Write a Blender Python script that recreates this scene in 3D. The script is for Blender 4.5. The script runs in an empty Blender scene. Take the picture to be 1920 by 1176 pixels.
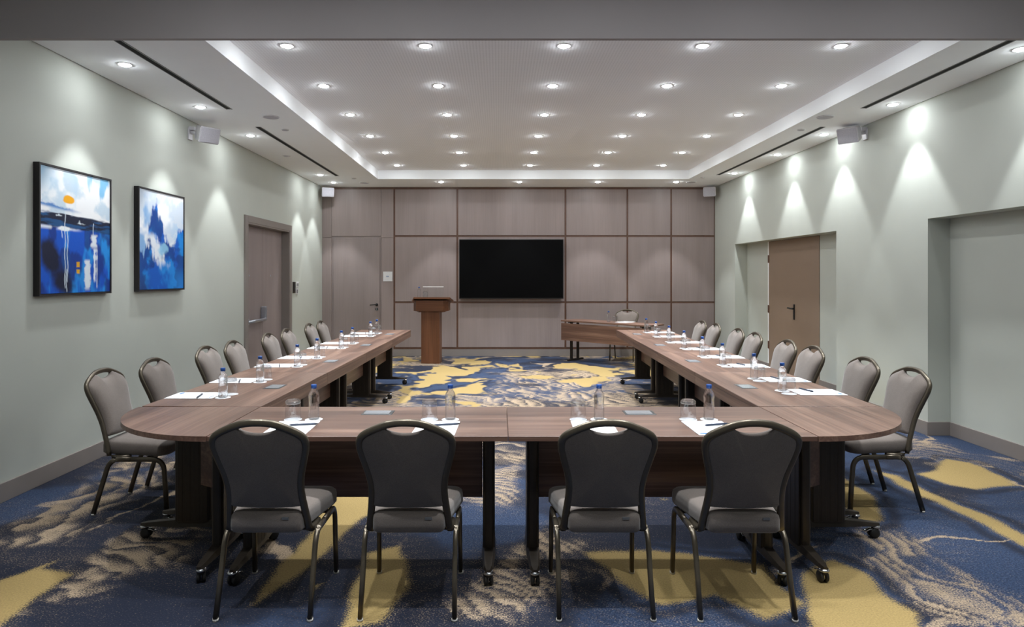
import bpy, bmesh, math, random
import numpy as np
from mathutils import Vector, Matrix

random.seed(7)
SC = bpy.context.scene
COL = SC.collection
R = math.radians

# ------------------------------------------------------------------ camera, world, exposure
F = 1230.0            # focal length in pixels of the 1920 wide frame
VX, VY = 935.0, 517.0 # vanishing point of the room's long axis
EYE = 1.5
cam = bpy.data.cameras.new('camera')
cam.sensor_width = 36.0
cam.lens = F * 36.0 / 1920.0
cam.shift_x = (960.0 - VX) / 1920.0
cam.shift_y = -(588.0 - VY) / 1920.0
cam.clip_start = 0.05
camo = bpy.data.objects.new('camera', cam)
COL.objects.link(camo)
camo.location = (0, 0, EYE)
camo.rotation_euler = (R(90), 0, 0)
SC.camera = camo

world = bpy.data.worlds.new('world')
SC.world = world
world.use_nodes = True
world.node_tree.nodes['Background'].inputs[0].default_value = (0.8, 0.85, 0.9, 1)
world.node_tree.nodes['Background'].inputs[1].default_value = 0.3

SC.view_settings.view_transform = 'Standard'
SC.view_settings.look = 'None'
SC.view_settings.gamma = 1.0
SC.view_settings.use_curve_mapping = False
SC.view_settings.exposure = 1.28
SC.cycles.max_bounces = 14
SC.cycles.diffuse_bounces = 8
SC.cycles.transmission_bounces = 10
SC.cycles.sample_clamp_indirect = 6.0
SC.cycles.caustics_reflective = False
SC.cycles.caustics_refractive = False

SPOT_W = 60.0         # beam of one downlight
NEAR_W = 50.0         # beam of a downlight on the viewer's side of the header
WASH_W = 32.0         # beam of a downlight along a wall
GLOW = 105.0          # lens brightness of one downlight
LAMP_RGB = (0.925, 0.968, 1.0)

# ------------------------------------------------------------------ room measures (metres)
XL, XR = -3.29, 4.03
YB, YF = 12.24, -1.6
ZS, ZT = 3.15, 3.30            # soffit, tray
TL, TR, TB = -2.06, 3.24, 11.2 # tray opening
TZ = 0.74                      # conference table height


def floor_pt(px, py):
    d = F * EYE / (py - VY)
    return ((px - VX) * d / F, d)


# ------------------------------------------------------------------ materials
MATS = {}


def lin(c):
    return tuple((v / 255.0 / 12.92 if v / 255.0 <= 0.04045 else ((v / 255.0 + 0.055) / 1.055) ** 2.4) for v in c)


def new_mat(name):
    m = bpy.data.materials.new(name)
    m.use_nodes = True
    nt = m.node_tree
    b = nt.nodes['Principled BSDF']
    MATS[name] = m
    return m, nt, b


def nd(nt, typ, **kw):
    n = nt.nodes.new(typ)
    for k, v in kw.items():
        setattr(n, k, v)
    return n


def plain(name, rgb, rough=0.5, metal=0.0, spec=0.5, noise=0.04, scale=40.0, bump=0.0, stretch=(1, 1, 1)):
    """plain colour with a slight procedural mottling"""
    m, nt, b = new_mat(name)
    c = lin(rgb)
    tc = nd(nt, 'ShaderNodeTexCoord')
    mp = nd(nt, 'ShaderNodeMapping')
    mp.inputs['Scale'].default_value = stretch
    nz = nd(nt, 'ShaderNodeTexNoise')
    nz.inputs['Scale'].default_value = scale
    nz.inputs['Detail'].default_value = 3
    rp = nd(nt, 'ShaderNodeValToRGB')
    rp.color_ramp.elements[0].position = 0.3
    rp.color_ramp.elements[1].position = 0.7
    rp.color_ramp.elements[0].color = (*[v * (1 - noise) for v in c], 1)
    rp.color_ramp.elements[1].color = (*[min(1, v * (1 + noise)) for v in c], 1)
    nt.links.new(tc.outputs['Object'], mp.inputs['Vector'])
    nt.links.new(mp.outputs['Vector'], nz.inputs['Vector'])
    nt.links.new(nz.outputs['Fac'], rp.inputs['Fac'])
    nt.links.new(rp.outputs['Color'], b.inputs['Base Color'])
    b.inputs['Roughness'].default_value = rough
    b.inputs['Metallic'].default_value = metal
    b.inputs['Specular IOR Level'].default_value = spec
    if bump:
        bp = nd(nt, 'ShaderNodeBump')
        bp.inputs['Strength'].default_value = bump
        bp.inputs['Distance'].default_value = 0.002
        nt.links.new(nz.outputs['Fac'], bp.inputs['Height'])
        nt.links.new(bp.outputs['Normal'], b.inputs['Normal'])
    return m


def wood(name, dark, mid, light, rough=0.35, axis=0, band=1.0, fine=1.0, spec=0.5):
    """straight-grained veneer, grain along the given object axis"""
    m, nt, b = new_mat(name)
    tc = nd(nt, 'ShaderNodeTexCoord')
    oi = nd(nt, 'ShaderNodeObjectInfo')
    mul = nd(nt, 'ShaderNodeMath', operation='MULTIPLY')
    mul.inputs[1].default_value = 37.0
    nt.links.new(oi.outputs['Random'], mul.inputs[0])
    add = nd(nt, 'ShaderNodeVectorMath', operation='ADD')
    nt.links.new(tc.outputs['Object'], add.inputs[0])
    nt.links.new(mul.outputs[0], add.inputs[1])
    s1 = [9 * band] * 3
    s1[axis] = 0.45
    s2 = [70 * fine] * 3
    s2[axis] = 1.6
    outs = []
    for s, det in ((s1, 4), (s2, 5)):
        mp = nd(nt, 'ShaderNodeMapping')
        mp.inputs['Scale'].default_value = s
        nz = nd(nt, 'ShaderNodeTexNoise')
        nz.inputs['Scale'].default_value = 1.0
        nz.inputs['Detail'].default_value = det
        nz.inputs['Distortion'].default_value = 0.3
        nt.links.new(add.outputs[0], mp.inputs['Vector'])
        nt.links.new(mp.outputs['Vector'], nz.inputs['Vector'])
        outs.append(nz)
    mx = nd(nt, 'ShaderNodeMath', operation='MULTIPLY_ADD')
    mx.inputs[1].default_value = 0.38
    nt.links.new(outs[1].outputs['Fac'], mx.inputs[0])
    m2 = nd(nt, 'ShaderNodeMath', operation='MULTIPLY')
    m2.inputs[1].default_value = 0.62
    nt.links.new(outs[0].outputs['Fac'], m2.inputs[0])
    nt.links.new(m2.outputs[0], mx.inputs[2])
    rp = nd(nt, 'ShaderNodeValToRGB')
    e = rp.color_ramp.elements
    e[0].position, e[0].color = 0.34, (*lin(dark), 1)
    e[1].position, e[1].color = 0.68, (*lin(light), 1)
    k = e.new(0.50)
    k.color = (*lin(mid), 1)
    nt.links.new(mx.outputs[0], rp.inputs['Fac'])
    nt.links.new(rp.outputs['Color'], b.inputs['Base Color'])
    b.inputs['Roughness'].default_value = rough
    b.inputs['Specular IOR Level'].default_value = spec
    bp = nd(nt, 'ShaderNodeBump')
    bp.inputs['Strength'].default_value = 0.05
    bp.inputs['Distance'].default_value = 0.001
    nt.links.new(outs[1].outputs['Fac'], bp.inputs['Height'])
    nt.links.new(bp.outputs['Normal'], b.inputs['Normal'])
    return m


def glass(name, rgb, ior, rough=0.0):
    m, nt, b = new_mat(name)
    b.inputs['Base Color'].default_value = (*rgb, 1)
    b.inputs['Roughness'].default_value = rough
    b.inputs['IOR'].default_value = ior
    b.inputs['Transmission Weight'].default_value = 1.0
    return m


def water(name, rgb, ior):
    """clear filled plastic: part refracting, part see-through, so that it stays bright"""
    m, nt, b = new_mat(name)
    out = nt.nodes['Material Output']
    b.inputs['Base Color'].default_value = (*rgb, 1)
    b.inputs['Roughness'].default_value = 0.0
    b.inputs['IOR'].default_value = ior
    b.inputs['Transmission Weight'].default_value = 1.0
    tr = nd(nt, 'ShaderNodeBsdfTransparent')
    tr.inputs[0].default_value = (0.96, 0.98, 1.0, 1)
    mix = nd(nt, 'ShaderNodeMixShader')
    mix.inputs[0].default_value = 0.5
    nt.links.new(tr.outputs[0], mix.inputs[1])
    nt.links.new(b.outputs[0], mix.inputs[2])
    nt.links.new(mix.outputs[0], out.inputs['Surface'])
    return m


def thin_glass(name, tint, refl=0.10):
    m, nt, b = new_mat(name)
    out = nt.nodes['Material Output']
    tr = nd(nt, 'ShaderNodeBsdfTransparent')
    tr.inputs[0].default_value = (*tint, 1)
    gl = nd(nt, 'ShaderNodeBsdfGlossy')
    gl.inputs['Roughness'].default_value = 0.04
    lw = nd(nt, 'ShaderNodeLayerWeight')
    lw.inputs['Blend'].default_value = 0.5
    pw = nd(nt, 'ShaderNodeMath', operation='POWER')
    pw.inputs[1].default_value = 3.0
    nt.links.new(lw.outputs['Facing'], pw.inputs[0])
    ad = nd(nt, 'ShaderNodeMath', operation='MULTIPLY_ADD')
    ad.inputs[1].default_value = 0.55
    ad.inputs[2].default_value = refl
    ad.use_clamp = True
    nt.links.new(pw.outputs[0], ad.inputs[0])
    mix = nd(nt, 'ShaderNodeMixShader')
    nt.links.new(ad.outputs[0], mix.inputs[0])
    nt.links.new(tr.outputs[0], mix.inputs[1])
    nt.links.new(gl.outputs[0], mix.inputs[2])
    nt.links.new(mix.outputs[0], out.inputs['Surface'])
    return m


def emitter(name, rgb, strength):
    m, nt, b = new_mat(name)
    b.inputs['Base Color'].default_value = (0.8, 0.8, 0.8, 1)
    b.inputs['Emission Color'].default_value = (*rgb, 1)
    b.inputs['Emission Strength'].default_value = strength
    return m


WALL_PAINT = plain('wall_paint', (188, 192, 184), 0.75, noise=0.012, scale=3, spec=0.25)
CEIL_PAINT = plain('ceiling_paint', (246, 248, 250), 0.85, noise=0.01, scale=3, spec=0.2)
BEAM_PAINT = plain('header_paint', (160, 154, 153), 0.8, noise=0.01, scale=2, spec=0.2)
DARK_GAP = plain('dark_recess', (22, 21, 20), 0.9)
SLOT_METAL = plain('slot_metal', (120, 120, 120), 0.5, metal=0.4)
BASE_PAINT = plain('baseboard_laminate', (134, 126, 121), 0.5, noise=0.02, scale=8)
VENEER = wood('taupe_veneer', (140, 127, 125), (147, 134, 131), (154, 140, 137), 0.42, axis=2, band=0.5, fine=1.3, spec=0.35)
DOOR_VENEER = wood('door_veneer', (138, 127, 125), (146, 134, 132), (154, 141, 138), 0.42, axis=2, band=0.5, fine=1.3, spec=0.35)
BATTEN = plain('batten_wood', (96, 68, 54), 0.4, noise=0.12, scale=20)
DOOR_BROWN = plain('brown_door_paint', (142, 122, 105), 0.5, noise=0.015, scale=4)
WALNUT = wood('walnut_laminate', (76, 53, 43), (102, 75, 62), (140, 110, 93), 0.40, axis=0, spec=0.5)
WALNUT_EDGE = wood('walnut_edge', (120, 86, 66), (138, 100, 78), (156, 116, 92), 0.35, axis=0)
OAK = wood('lectern_wood', (80, 48, 28), (100, 63, 40), (118, 78, 52), 0.4, axis=2)
OAK_H = wood('lectern_wood_flat', (80, 48, 28), (100, 63, 40), (118, 78, 52), 0.4, axis=0)
BRONZE = plain('bronze_tube', (92, 84, 72), 0.32, metal=0.65, noise=0.05, scale=60)
DARK_METAL = plain('dark_bronze_metal', (58, 51, 44), 0.42, metal=0.5, noise=0.05)
CHROME = plain('chrome', (205, 205, 208), 0.2, metal=1.0, noise=0.02)
STEEL = plain('brushed_steel', (190, 195, 205), 0.3, metal=0.8, noise=0.03)
RUBBER = plain('black_rubber', (24, 23, 23), 0.6)
BLACK = plain('black_plastic', (20, 19, 19), 0.45)
SCREEN = plain('screen_black', (3, 3, 4), 0.5, spec=0.08, noise=0.0)
GLIDE = plain('pale_glide', (190, 186, 178), 0.5)
WHITE_PLASTIC = plain('white_plastic', (222, 222, 224), 0.45)
GREY_PLASTIC = plain('speaker_grey', (205, 203, 208), 0.5)
GRILLE = plain('speaker_grille', (182, 180, 188), 0.7, noise=0.2, scale=250)
PAPER = plain('white_paper', (246, 247, 250), 0.8, noise=0.01, spec=0.2)
PRINT_BLUE = plain('blue_print', (70, 120, 175), 0.7)
PRINT_GREY = plain('grey_print', (150, 165, 190), 0.7)
BLUE_CAP = plain('blue_cap', (26, 76, 150), 0.35)
PEN_BLUE = plain('dark_blue_pen', (40, 52, 72), 0.35)
PEN_BLACK = plain('pen_tip', (20, 20, 24), 0.35)
PLATE = plain('steel_cover', (196, 202, 208), 0.25, metal=0.75, noise=0.02)
PLATE_RIM = plain('cover_rim', (72, 74, 76), 0.35, metal=0.6)
FRAME_BLACK = plain('black_frame', (28, 24, 26), 0.5)
WATER = water('bottle_water', (0.97, 0.99, 1.0), 1.33)
TUMBLER = thin_glass('tumbler_glass', (0.95, 0.96, 0.97), 0.10)
TUMBLER_BASE = water('tumbler_base_glass', (0.98, 0.99, 0.99), 1.5)
ACRYLIC = thin_glass('clear_acrylic', (0.96, 0.97, 0.97), 0.03)
ACRYLIC_EDGE = plain('acrylic_edge', (240, 240, 240), 0.3)
LENS = emitter('lamp_lens', LAMP_RGB, GLOW)
DEAD_LENS = plain('unlit_lens', (205, 206, 214), 0.4)


def fabric():
    m, nt, b = new_mat('taupe_fabric')
    tc = nd(nt, 'ShaderNodeTexCoord')
    nz = nd(nt, 'ShaderNodeTexNoise')
    nz.inputs['Scale'].default_value = 420
    nz.inputs['Detail'].default_value = 2
    wv = nd(nt, 'ShaderNodeTexNoise')
    wv.inputs['Scale'].default_value = 9
    nt.links.new(tc.outputs['Object'], nz.inputs['Vector'])
    nt.links.new(tc.outputs['Object'], wv.inputs['Vector'])
    mx = nd(nt, 'ShaderNodeMath', operation='MULTIPLY_ADD')
    mx.inputs[1].default_value = 0.25
    nt.links.new(wv.outputs['Fac'], mx.inputs[0])
    nt.links.new(nz.outputs['Fac'], mx.inputs[2])
    rp = nd(nt, 'ShaderNodeValToRGB')
    rp.color_ramp.elements[0].position = 0.45
    rp.color_ramp.elements[1].position = 0.85
    rp.color_ramp.elements[0].color = (*lin((104, 95, 89)), 1)
    rp.color_ramp.elements[1].color = (*lin((125, 115, 108)), 1)
    nt.links.new(mx.outputs[0], rp.inputs['Fac'])
    nt.links.new(rp.outputs['Color'], b.inputs['Base Color'])
    b.inputs['Roughness'].default_value = 0.85
    b.inputs['Specular IOR Level'].default_value = 0.25
    b.inputs['Sheen Weight'].default_value = 0.25
    bp = nd(nt, 'ShaderNodeBump')
    bp.inputs['Strength'].default_value = 0.25
    bp.inputs['Distance'].default_value = 0.001
    nt.links.new(nz.outputs['Fac'], bp.inputs['Height'])
    nt.links.new(bp.outputs['Normal'], b.inputs['Normal'])
    return m


FABRIC = fabric()


def perforated():
    """fine round perforations of the acoustic ceiling"""
    m, nt, b = new_mat('perforated_ceiling')
    tc = nd(nt, 'ShaderNodeTexCoord')
    vo = nd(nt, 'ShaderNodeTexVoronoi')
    vo.inputs['Scale'].default_value = 40.0
    vo.inputs['Randomness'].default_value = 0.0
    rp = nd(nt, 'ShaderNodeValToRGB')
    c = lin((247, 248, 251))
    rp.color_ramp.elements[0].position = 0.22
    rp.color_ramp.elements[1].position = 0.30
    rp.color_ramp.elements[0].color = (*[v * 0.84 for v in c], 1)
    rp.color_ramp.elements[1].color = (*c, 1)
    nt.links.new(tc.outputs['Object'], vo.inputs['Vector'])
    nt.links.new(vo.outputs['Distance'], rp.inputs['Fac'])
    nt.links.new(rp.outputs['Color'], b.inputs['Base Color'])
    b.inputs['Roughness'].default_value = 0.9
    b.inputs['Specular IOR Level'].default_value = 0.1
    return m


PERF = perforated()


# ------------------------------------------------------------------ mesh helpers
class MB:
    """collects simple shapes, then links them as one mesh object"""

    def __init__(s):
        s.bm = bmesh.new()

    def box(s, x0, x1, y0, y1, z0, z1, bev=0.0, mi=0, seg=2):
        t = bmesh.new()
        vs = [t.verts.new(p) for p in ((x0, y0, z0), (x1, y0, z0), (x1, y1, z0), (x0, y1, z0), (x0, y0, z1), (x1, y0, z1), (x1, y1, z1), (x0, y1, z1))]
        for f in ((0, 3, 2, 1), (4, 5, 6, 7), (0, 1, 5, 4), (1, 2, 6, 5), (2, 3, 7, 6), (3, 0, 4, 7)):
            t.faces.new([vs[i] for i in f])
        if bev:
            bmesh.ops.bevel(t, geom=list(t.edges), offset=bev, segments=seg, profile=0.6, affect='EDGES')
        s._join(t, mi, False)
        return s

    def _join(s, t, mi=0, smooth=True, mat=None):
        mp = {}
        for v in t.verts:
            co = v.co if mat is None else mat @ v.co
            mp[v] = s.bm.verts.new(co)
        for f in t.faces:
            try:
                nf = s.bm.faces.new([mp[v] for v in f.verts])
            except ValueError:
                continue
            nf.material_index = mi
            nf.smooth = smooth
        t.free()

    def raw(s, verts, faces, mi=0, smooth=True):
        vs = [s.bm.verts.new(v) for v in verts]
        for f in faces:
            try:
                nf = s.bm.faces.new([vs[i] for i in f])
                nf.material_index = mi
                nf.smooth = smooth
            except ValueError:
                pass
        return s

    def prism(s, outline, z0, z1, mi=0, smooth=False):
        n = len(outline)
        v = [(x, y, z0) for x, y in outline] + [(x, y, z1) for x, y in outline]
        f = [tuple(range(n))[::-1], tuple(range(n, 2 * n))] + [(i, (i + 1) % n, n + (i + 1) % n, n + i) for i in range(n)]
        return s.raw(v, f, mi, smooth)

    def lathe(s, prof, c=(0, 0, 0), seg=24, mi=0, axis='z', cap=True):
        v, f = [], []
        n = len(prof)
        for i in range(seg):
            a = 2 * math.pi * i / seg
            for r, h in prof:
                p = (r * math.cos(a), r * math.sin(a), h)
                if axis == 'x':
                    p = (p[2], p[0], p[1])
                elif axis == 'y':
                    p = (p[0], p[2], p[1])
                v.append((p[0] + c[0], p[1] + c[1], p[2] + c[2]))
        for i in range(seg):
            j = (i + 1) % seg
            for k in range(n - 1):
                f.append((i * n + k, j * n + k, j * n + k + 1, i * n + k + 1))
        s.raw(v, f, mi)
        if cap:
            for k in (0, n - 1):
                if prof[k][0] > 1e-6:
                    idx = [i * n + k for i in range(seg)]
                    s.raw([v[i] for i in idx], [tuple(range(seg))], mi, False)
        return s

    def sweep(s, path, w, h, mi=0, up=(0, 1, 0), k=8, closed=False):
        """rounded w x h section along a path; h is measured along 'up'"""
        P = [Vector(p) for p in path]
        n = len(P)
        prof = []
        r = min(w, h) * 0.38
        for cx, cy, a0 in ((w / 2 - r, h / 2 - r, 0), (-w / 2 + r, h / 2 - r, 90), (-w / 2 + r, -h / 2 + r, 180), (w / 2 - r, -h / 2 + r, 270)):
            for q in range(max(2, k // 4 + 1)):
                a = R(a0 + 90 * q / max(1, k // 4))
                prof.append((cx + r * math.cos(a), cy + r * math.sin(a)))
        m = len(prof)
        v, f = [], []
        U = Vector(up)
        for i in range(n):
            t = (P[min(i + 1, n - 1)] - P[max(i - 1, 0)]).normalized() if not closed else (P[(i + 1) % n] - P[i - 1]).normalized()
            side = t.cross(U)
            if side.length < 1e-4:
                side = t.cross(Vector((1, 0, 0)))
            side.normalize()
            u2 = side.cross(t).normalized()
            for a, b in prof:
                v.append(tuple(P[i] + side * a + u2 * b))
        for i in range(n if closed else n - 1):
            j = (i + 1) % n
            for q in range(m):
                q2 = (q + 1) % m
                f.append((i * m + q, i * m + q2, j * m + q2, j * m + q))
        if not closed:
            f.append(tuple(range(m))[::-1])
            f.append(tuple(range((n - 1) * m, n * m)))
        return s.raw(v, f, mi)

    def mesh(s, name, mats):
        bmesh.ops.remove_doubles(s.bm, verts=s.bm.verts, dist=1e-6)
        bmesh.ops.recalc_face_normals(s.bm, faces=s.bm.faces)
        me = bpy.data.meshes.new(name)
        s.bm.to_mesh(me)
        s.bm.free()
        for m in (mats if isinstance(mats, (list, tuple)) else [mats]):
            me.materials.append(m)
        return me

    def build(s, name, mats, parent=None, loc=None):
        return put(name, s.mesh(name, mats), parent, loc)


def put(name, me, parent=None, loc=None, rotz=0.0):
    o = bpy.data.objects.new(name, me)
    COL.objects.link(o)
    if parent is not None:
        o.parent = parent
    if loc is not None:
        o.location = loc
    if rotz:
        o.rotation_euler = (0, 0, rotz)
    return o


def thing(name, label, cat, loc=(0, 0, 0), rotz=0.0, group=None, kind=None):
    o = bpy.data.objects.new(name, None)
    o.empty_display_size = 0.1
    COL.objects.link(o)
    o.location = loc
    o.rotation_euler = (0, 0, rotz)
    tag(o, label, cat, group, kind)
    return o


def tag(o, label, cat=None, group=None, kind=None):
    o['label'] = label
    if cat:
        o['category'] = cat
    if group:
        o['group'] = group
    if kind:
        o['kind'] = kind
    return o


def copy_tree(o, parent=None):
    c = o.copy()
    COL.objects.link(c)
    if parent is not None:
        c.parent = parent
    for ch in KIDS.get(o.name, [k for k in bpy.data.objects if k.parent == o]):
        copy_tree(ch, c)
    return c


KIDS = {}


def remember(o):
    """cache the child lists of a prototype before it is copied"""
    ch = list(o.children)
    KIDS[o.name] = ch
    for k in ch:
        remember(k)


def bez(p0, p1, p2, n=8):
    out = []
    for i in range(n + 1):
        t = i / n
        out.append(tuple((1 - t) ** 2 * a + 2 * t * (1 - t) * b + t * t * c for a, b, c in zip(p0, p1, p2)))
    return out


def spline(pts, n=6):
    """Catmull-Rom through the points"""
    P = [np.array(p, float) for p in pts]
    P = [2 * P[0] - P[1]] + P + [2 * P[-1] - P[-2]]
    out = []
    for i in range(1, len(P) - 2):
        for k in range(n):
            t = k / n
            a, b, c, d = P[i - 1], P[i], P[i + 1], P[i + 2]
            out.append(tuple(0.5 * ((2 * b) + (c - a) * t + (2 * a - 5 * b + 4 * c - d) * t * t + (3 * b - a - 3 * c + d) * t ** 3)))
    out.append(tuple(P[-2]))
    return out


ORD = ['first', 'second', 'third', 'fourth', 'fifth', 'sixth', 'seventh', 'eighth']


# ------------------------------------------------------------------ numpy noise for woven and painted pattern
def vnoise(x, y, seed):
    rng = np.random.RandomState(seed)
    T = rng.rand(256, 256)
    xi, yi = np.floor(x).astype(int), np.floor(y).astype(int)
    fx, fy = x - xi, y - yi
    fx, fy = fx * fx * (3 - 2 * fx), fy * fy * (3 - 2 * fy)
    a, b = T[xi % 256, yi % 256], T[(xi + 1) % 256, yi % 256]
    c, d = T[xi % 256, (yi + 1) % 256], T[(xi + 1) % 256, (yi + 1) % 256]
    return (a * (1 - fx) + b * fx) * (1 - fy) + (c * (1 - fx) + d * fx) * fy


def fbm(x, y, seed, octv=4):
    s, a, t = 0, 0.5, 0
    for o in range(octv):
        s = s + a * vnoise(x * 2 ** o + 17.3 * o, y * 2 ** o + 9.1 * o, seed + o)
        t += a
        a *= 0.5
    return s / t


def sstep(a, b, x):
    t = np.clip((x - a) / (b - a), 0, 1)
    return t * t * (3 - 2 * t)


# ------------------------------------------------------------------ floor: patterned carpet
def poly_sd(X, Y, poly):
    """signed distance, inside positive"""
    d = np.full(X.shape, 1e9)
    ins = np.zeros(X.shape, bool)
    n = len(poly)
    for i in range(n):
        x0, y0 = poly[i]
        x1, y1 = poly[(i + 1) % n]
        ex, ey = x1 - x0, y1 - y0
        t = np.clip(((X - x0) * ex + (Y - y0) * ey) / (ex * ex + ey * ey + 1e-9), 0, 1)
        d = np.minimum(d, np.hypot(X - x0 - t * ex, Y - y0 - t * ey))
        c = ((y0 > Y) != (y1 > Y)) & (X < ex * (Y - y0) / (ey if abs(ey) > 1e-9 else 1e-9) + x0)
        ins ^= c
    return np.where(ins, d, -d)


def line_st(X, Y, pts):
    """position along and across a polyline"""
    best = np.full(X.shape, 1e9)
    S = np.zeros(X.shape)
    T = np.zeros(X.shape)
    acc = 0.0
    for i in range(len(pts) - 1):
        x0, y0 = pts[i]
        x1, y1 = pts[i + 1]
        L = math.hypot(x1 - x0, y1 - y0)
        ex, ey = (x1 - x0) / L, (y1 - y0) / L
        s = np.clip((X - x0) * ex + (Y - y0) * ey, 0, L)
        dd = np.hypot(X - x0 - s * ex, Y - y0 - s * ey)
        side = np.sign((X - x0) * ey - (Y - y0) * ex)
        m = dd < best
        best = np.where(m, dd, best)
        S = np.where(m, acc + s, S)
        T = np.where(m, dd * side, T)
        acc += L
    return S, T, acc


YELLOW = [  # ochre islands, outlines read off the carpet
    [(0, 1089), (112, 1052), (88, 1068), (150, 1082), (76, 1123), (0, 1174), (-80, 1230), (-120, 1120)],
    [(1502, 1068), (1570, 1050), (1639, 1078), (1675, 1119), (1735, 1155), (1730, 1215), (1560, 1230), (1500, 1150)],
    [(1085, 1035), (1230, 1028), (1420, 1050), (1500, 1130), (1430, 1160), (1330, 1110), (1240, 1130), (1150, 1090)],
    [(1771, 857), (1830, 868), (1912, 913), (1839, 918), (1785, 909), (1725, 891), (1760, 885)],
    [(1640, 880), (1690, 892), (1800, 948), (1960, 1022), (1960, 1046), (1800, 968), (1690, 908)],
    [(630, 925), (700, 930), (720, 950), (650, 1010), (560, 1080), (470, 1140), (520, 1060), (600, 990)],
    [(690, 1040), (760, 1030), (770, 1100), (720, 1170), (640, 1190), (660, 1100)],
    [(1020, 680), (1060, 677), (1100, 682), (1095, 692), (1010, 694)],
    [(1075, 694), (1110, 688), (1170, 687), (1185, 697), (1120, 702), (1085, 700)],
    [(810, 733), (880, 722), (940, 722), (920, 738), (860, 742), (800, 745)],
    [(735, 735), (790, 706), (830, 695), (820, 712), (790, 730), (755, 760), (720, 764)],
    [(780, 690), (850, 685), (900, 692), (880, 706), (830, 705)],
    [(1560, 880), (1640, 930), (1650, 975), (1600, 985), (1575, 930), (1540, 900)],
]
BANDS = [  # rippled sand: axis, half width, how the ripples run (along, across), period
    ([(60, 1160), (150, 1090), (270, 1040), (350, 985)], 0.30, (1.0, 0.35), 0.120),
    ([(0, 1040), (130, 960), (230, 900), (330, 850)], 0.34, (0.25, 1.0), 0.150),
    ([(1610, 985), (1720, 1060), (1850, 1150), (1980, 1240)], 0.27, (0.12, 1.0), 0.080),
    ([(1560, 830), (1700, 835), (1860, 862), (2000, 905)], 0.30, (0.15, 1.0), 0.110),
    ([(905, 960), (930, 900), (985, 845)], 0.22, (1.0, 0.5), 0.075),
    ([(880, 1180), (940, 1110), (1010, 1060), (1050, 1000)], 0.22, (1.0, 0.6), 0.085),
    ([(940, 800), (985, 740), (1000, 700)], 0.55, (0.5, 1.0), 0.115),
    ([(1090, 760), (1080, 720), (1060, 695)], 0.50, (0.4, 1.0), 0.130),
    ([(880, 770), (910, 740)], 0.40, (1.0, 0.2), 0.110),
    ([(660, 900), (760, 850), (830, 830)], 0.30, (1.0, 0.4), 0.10),
]


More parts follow.
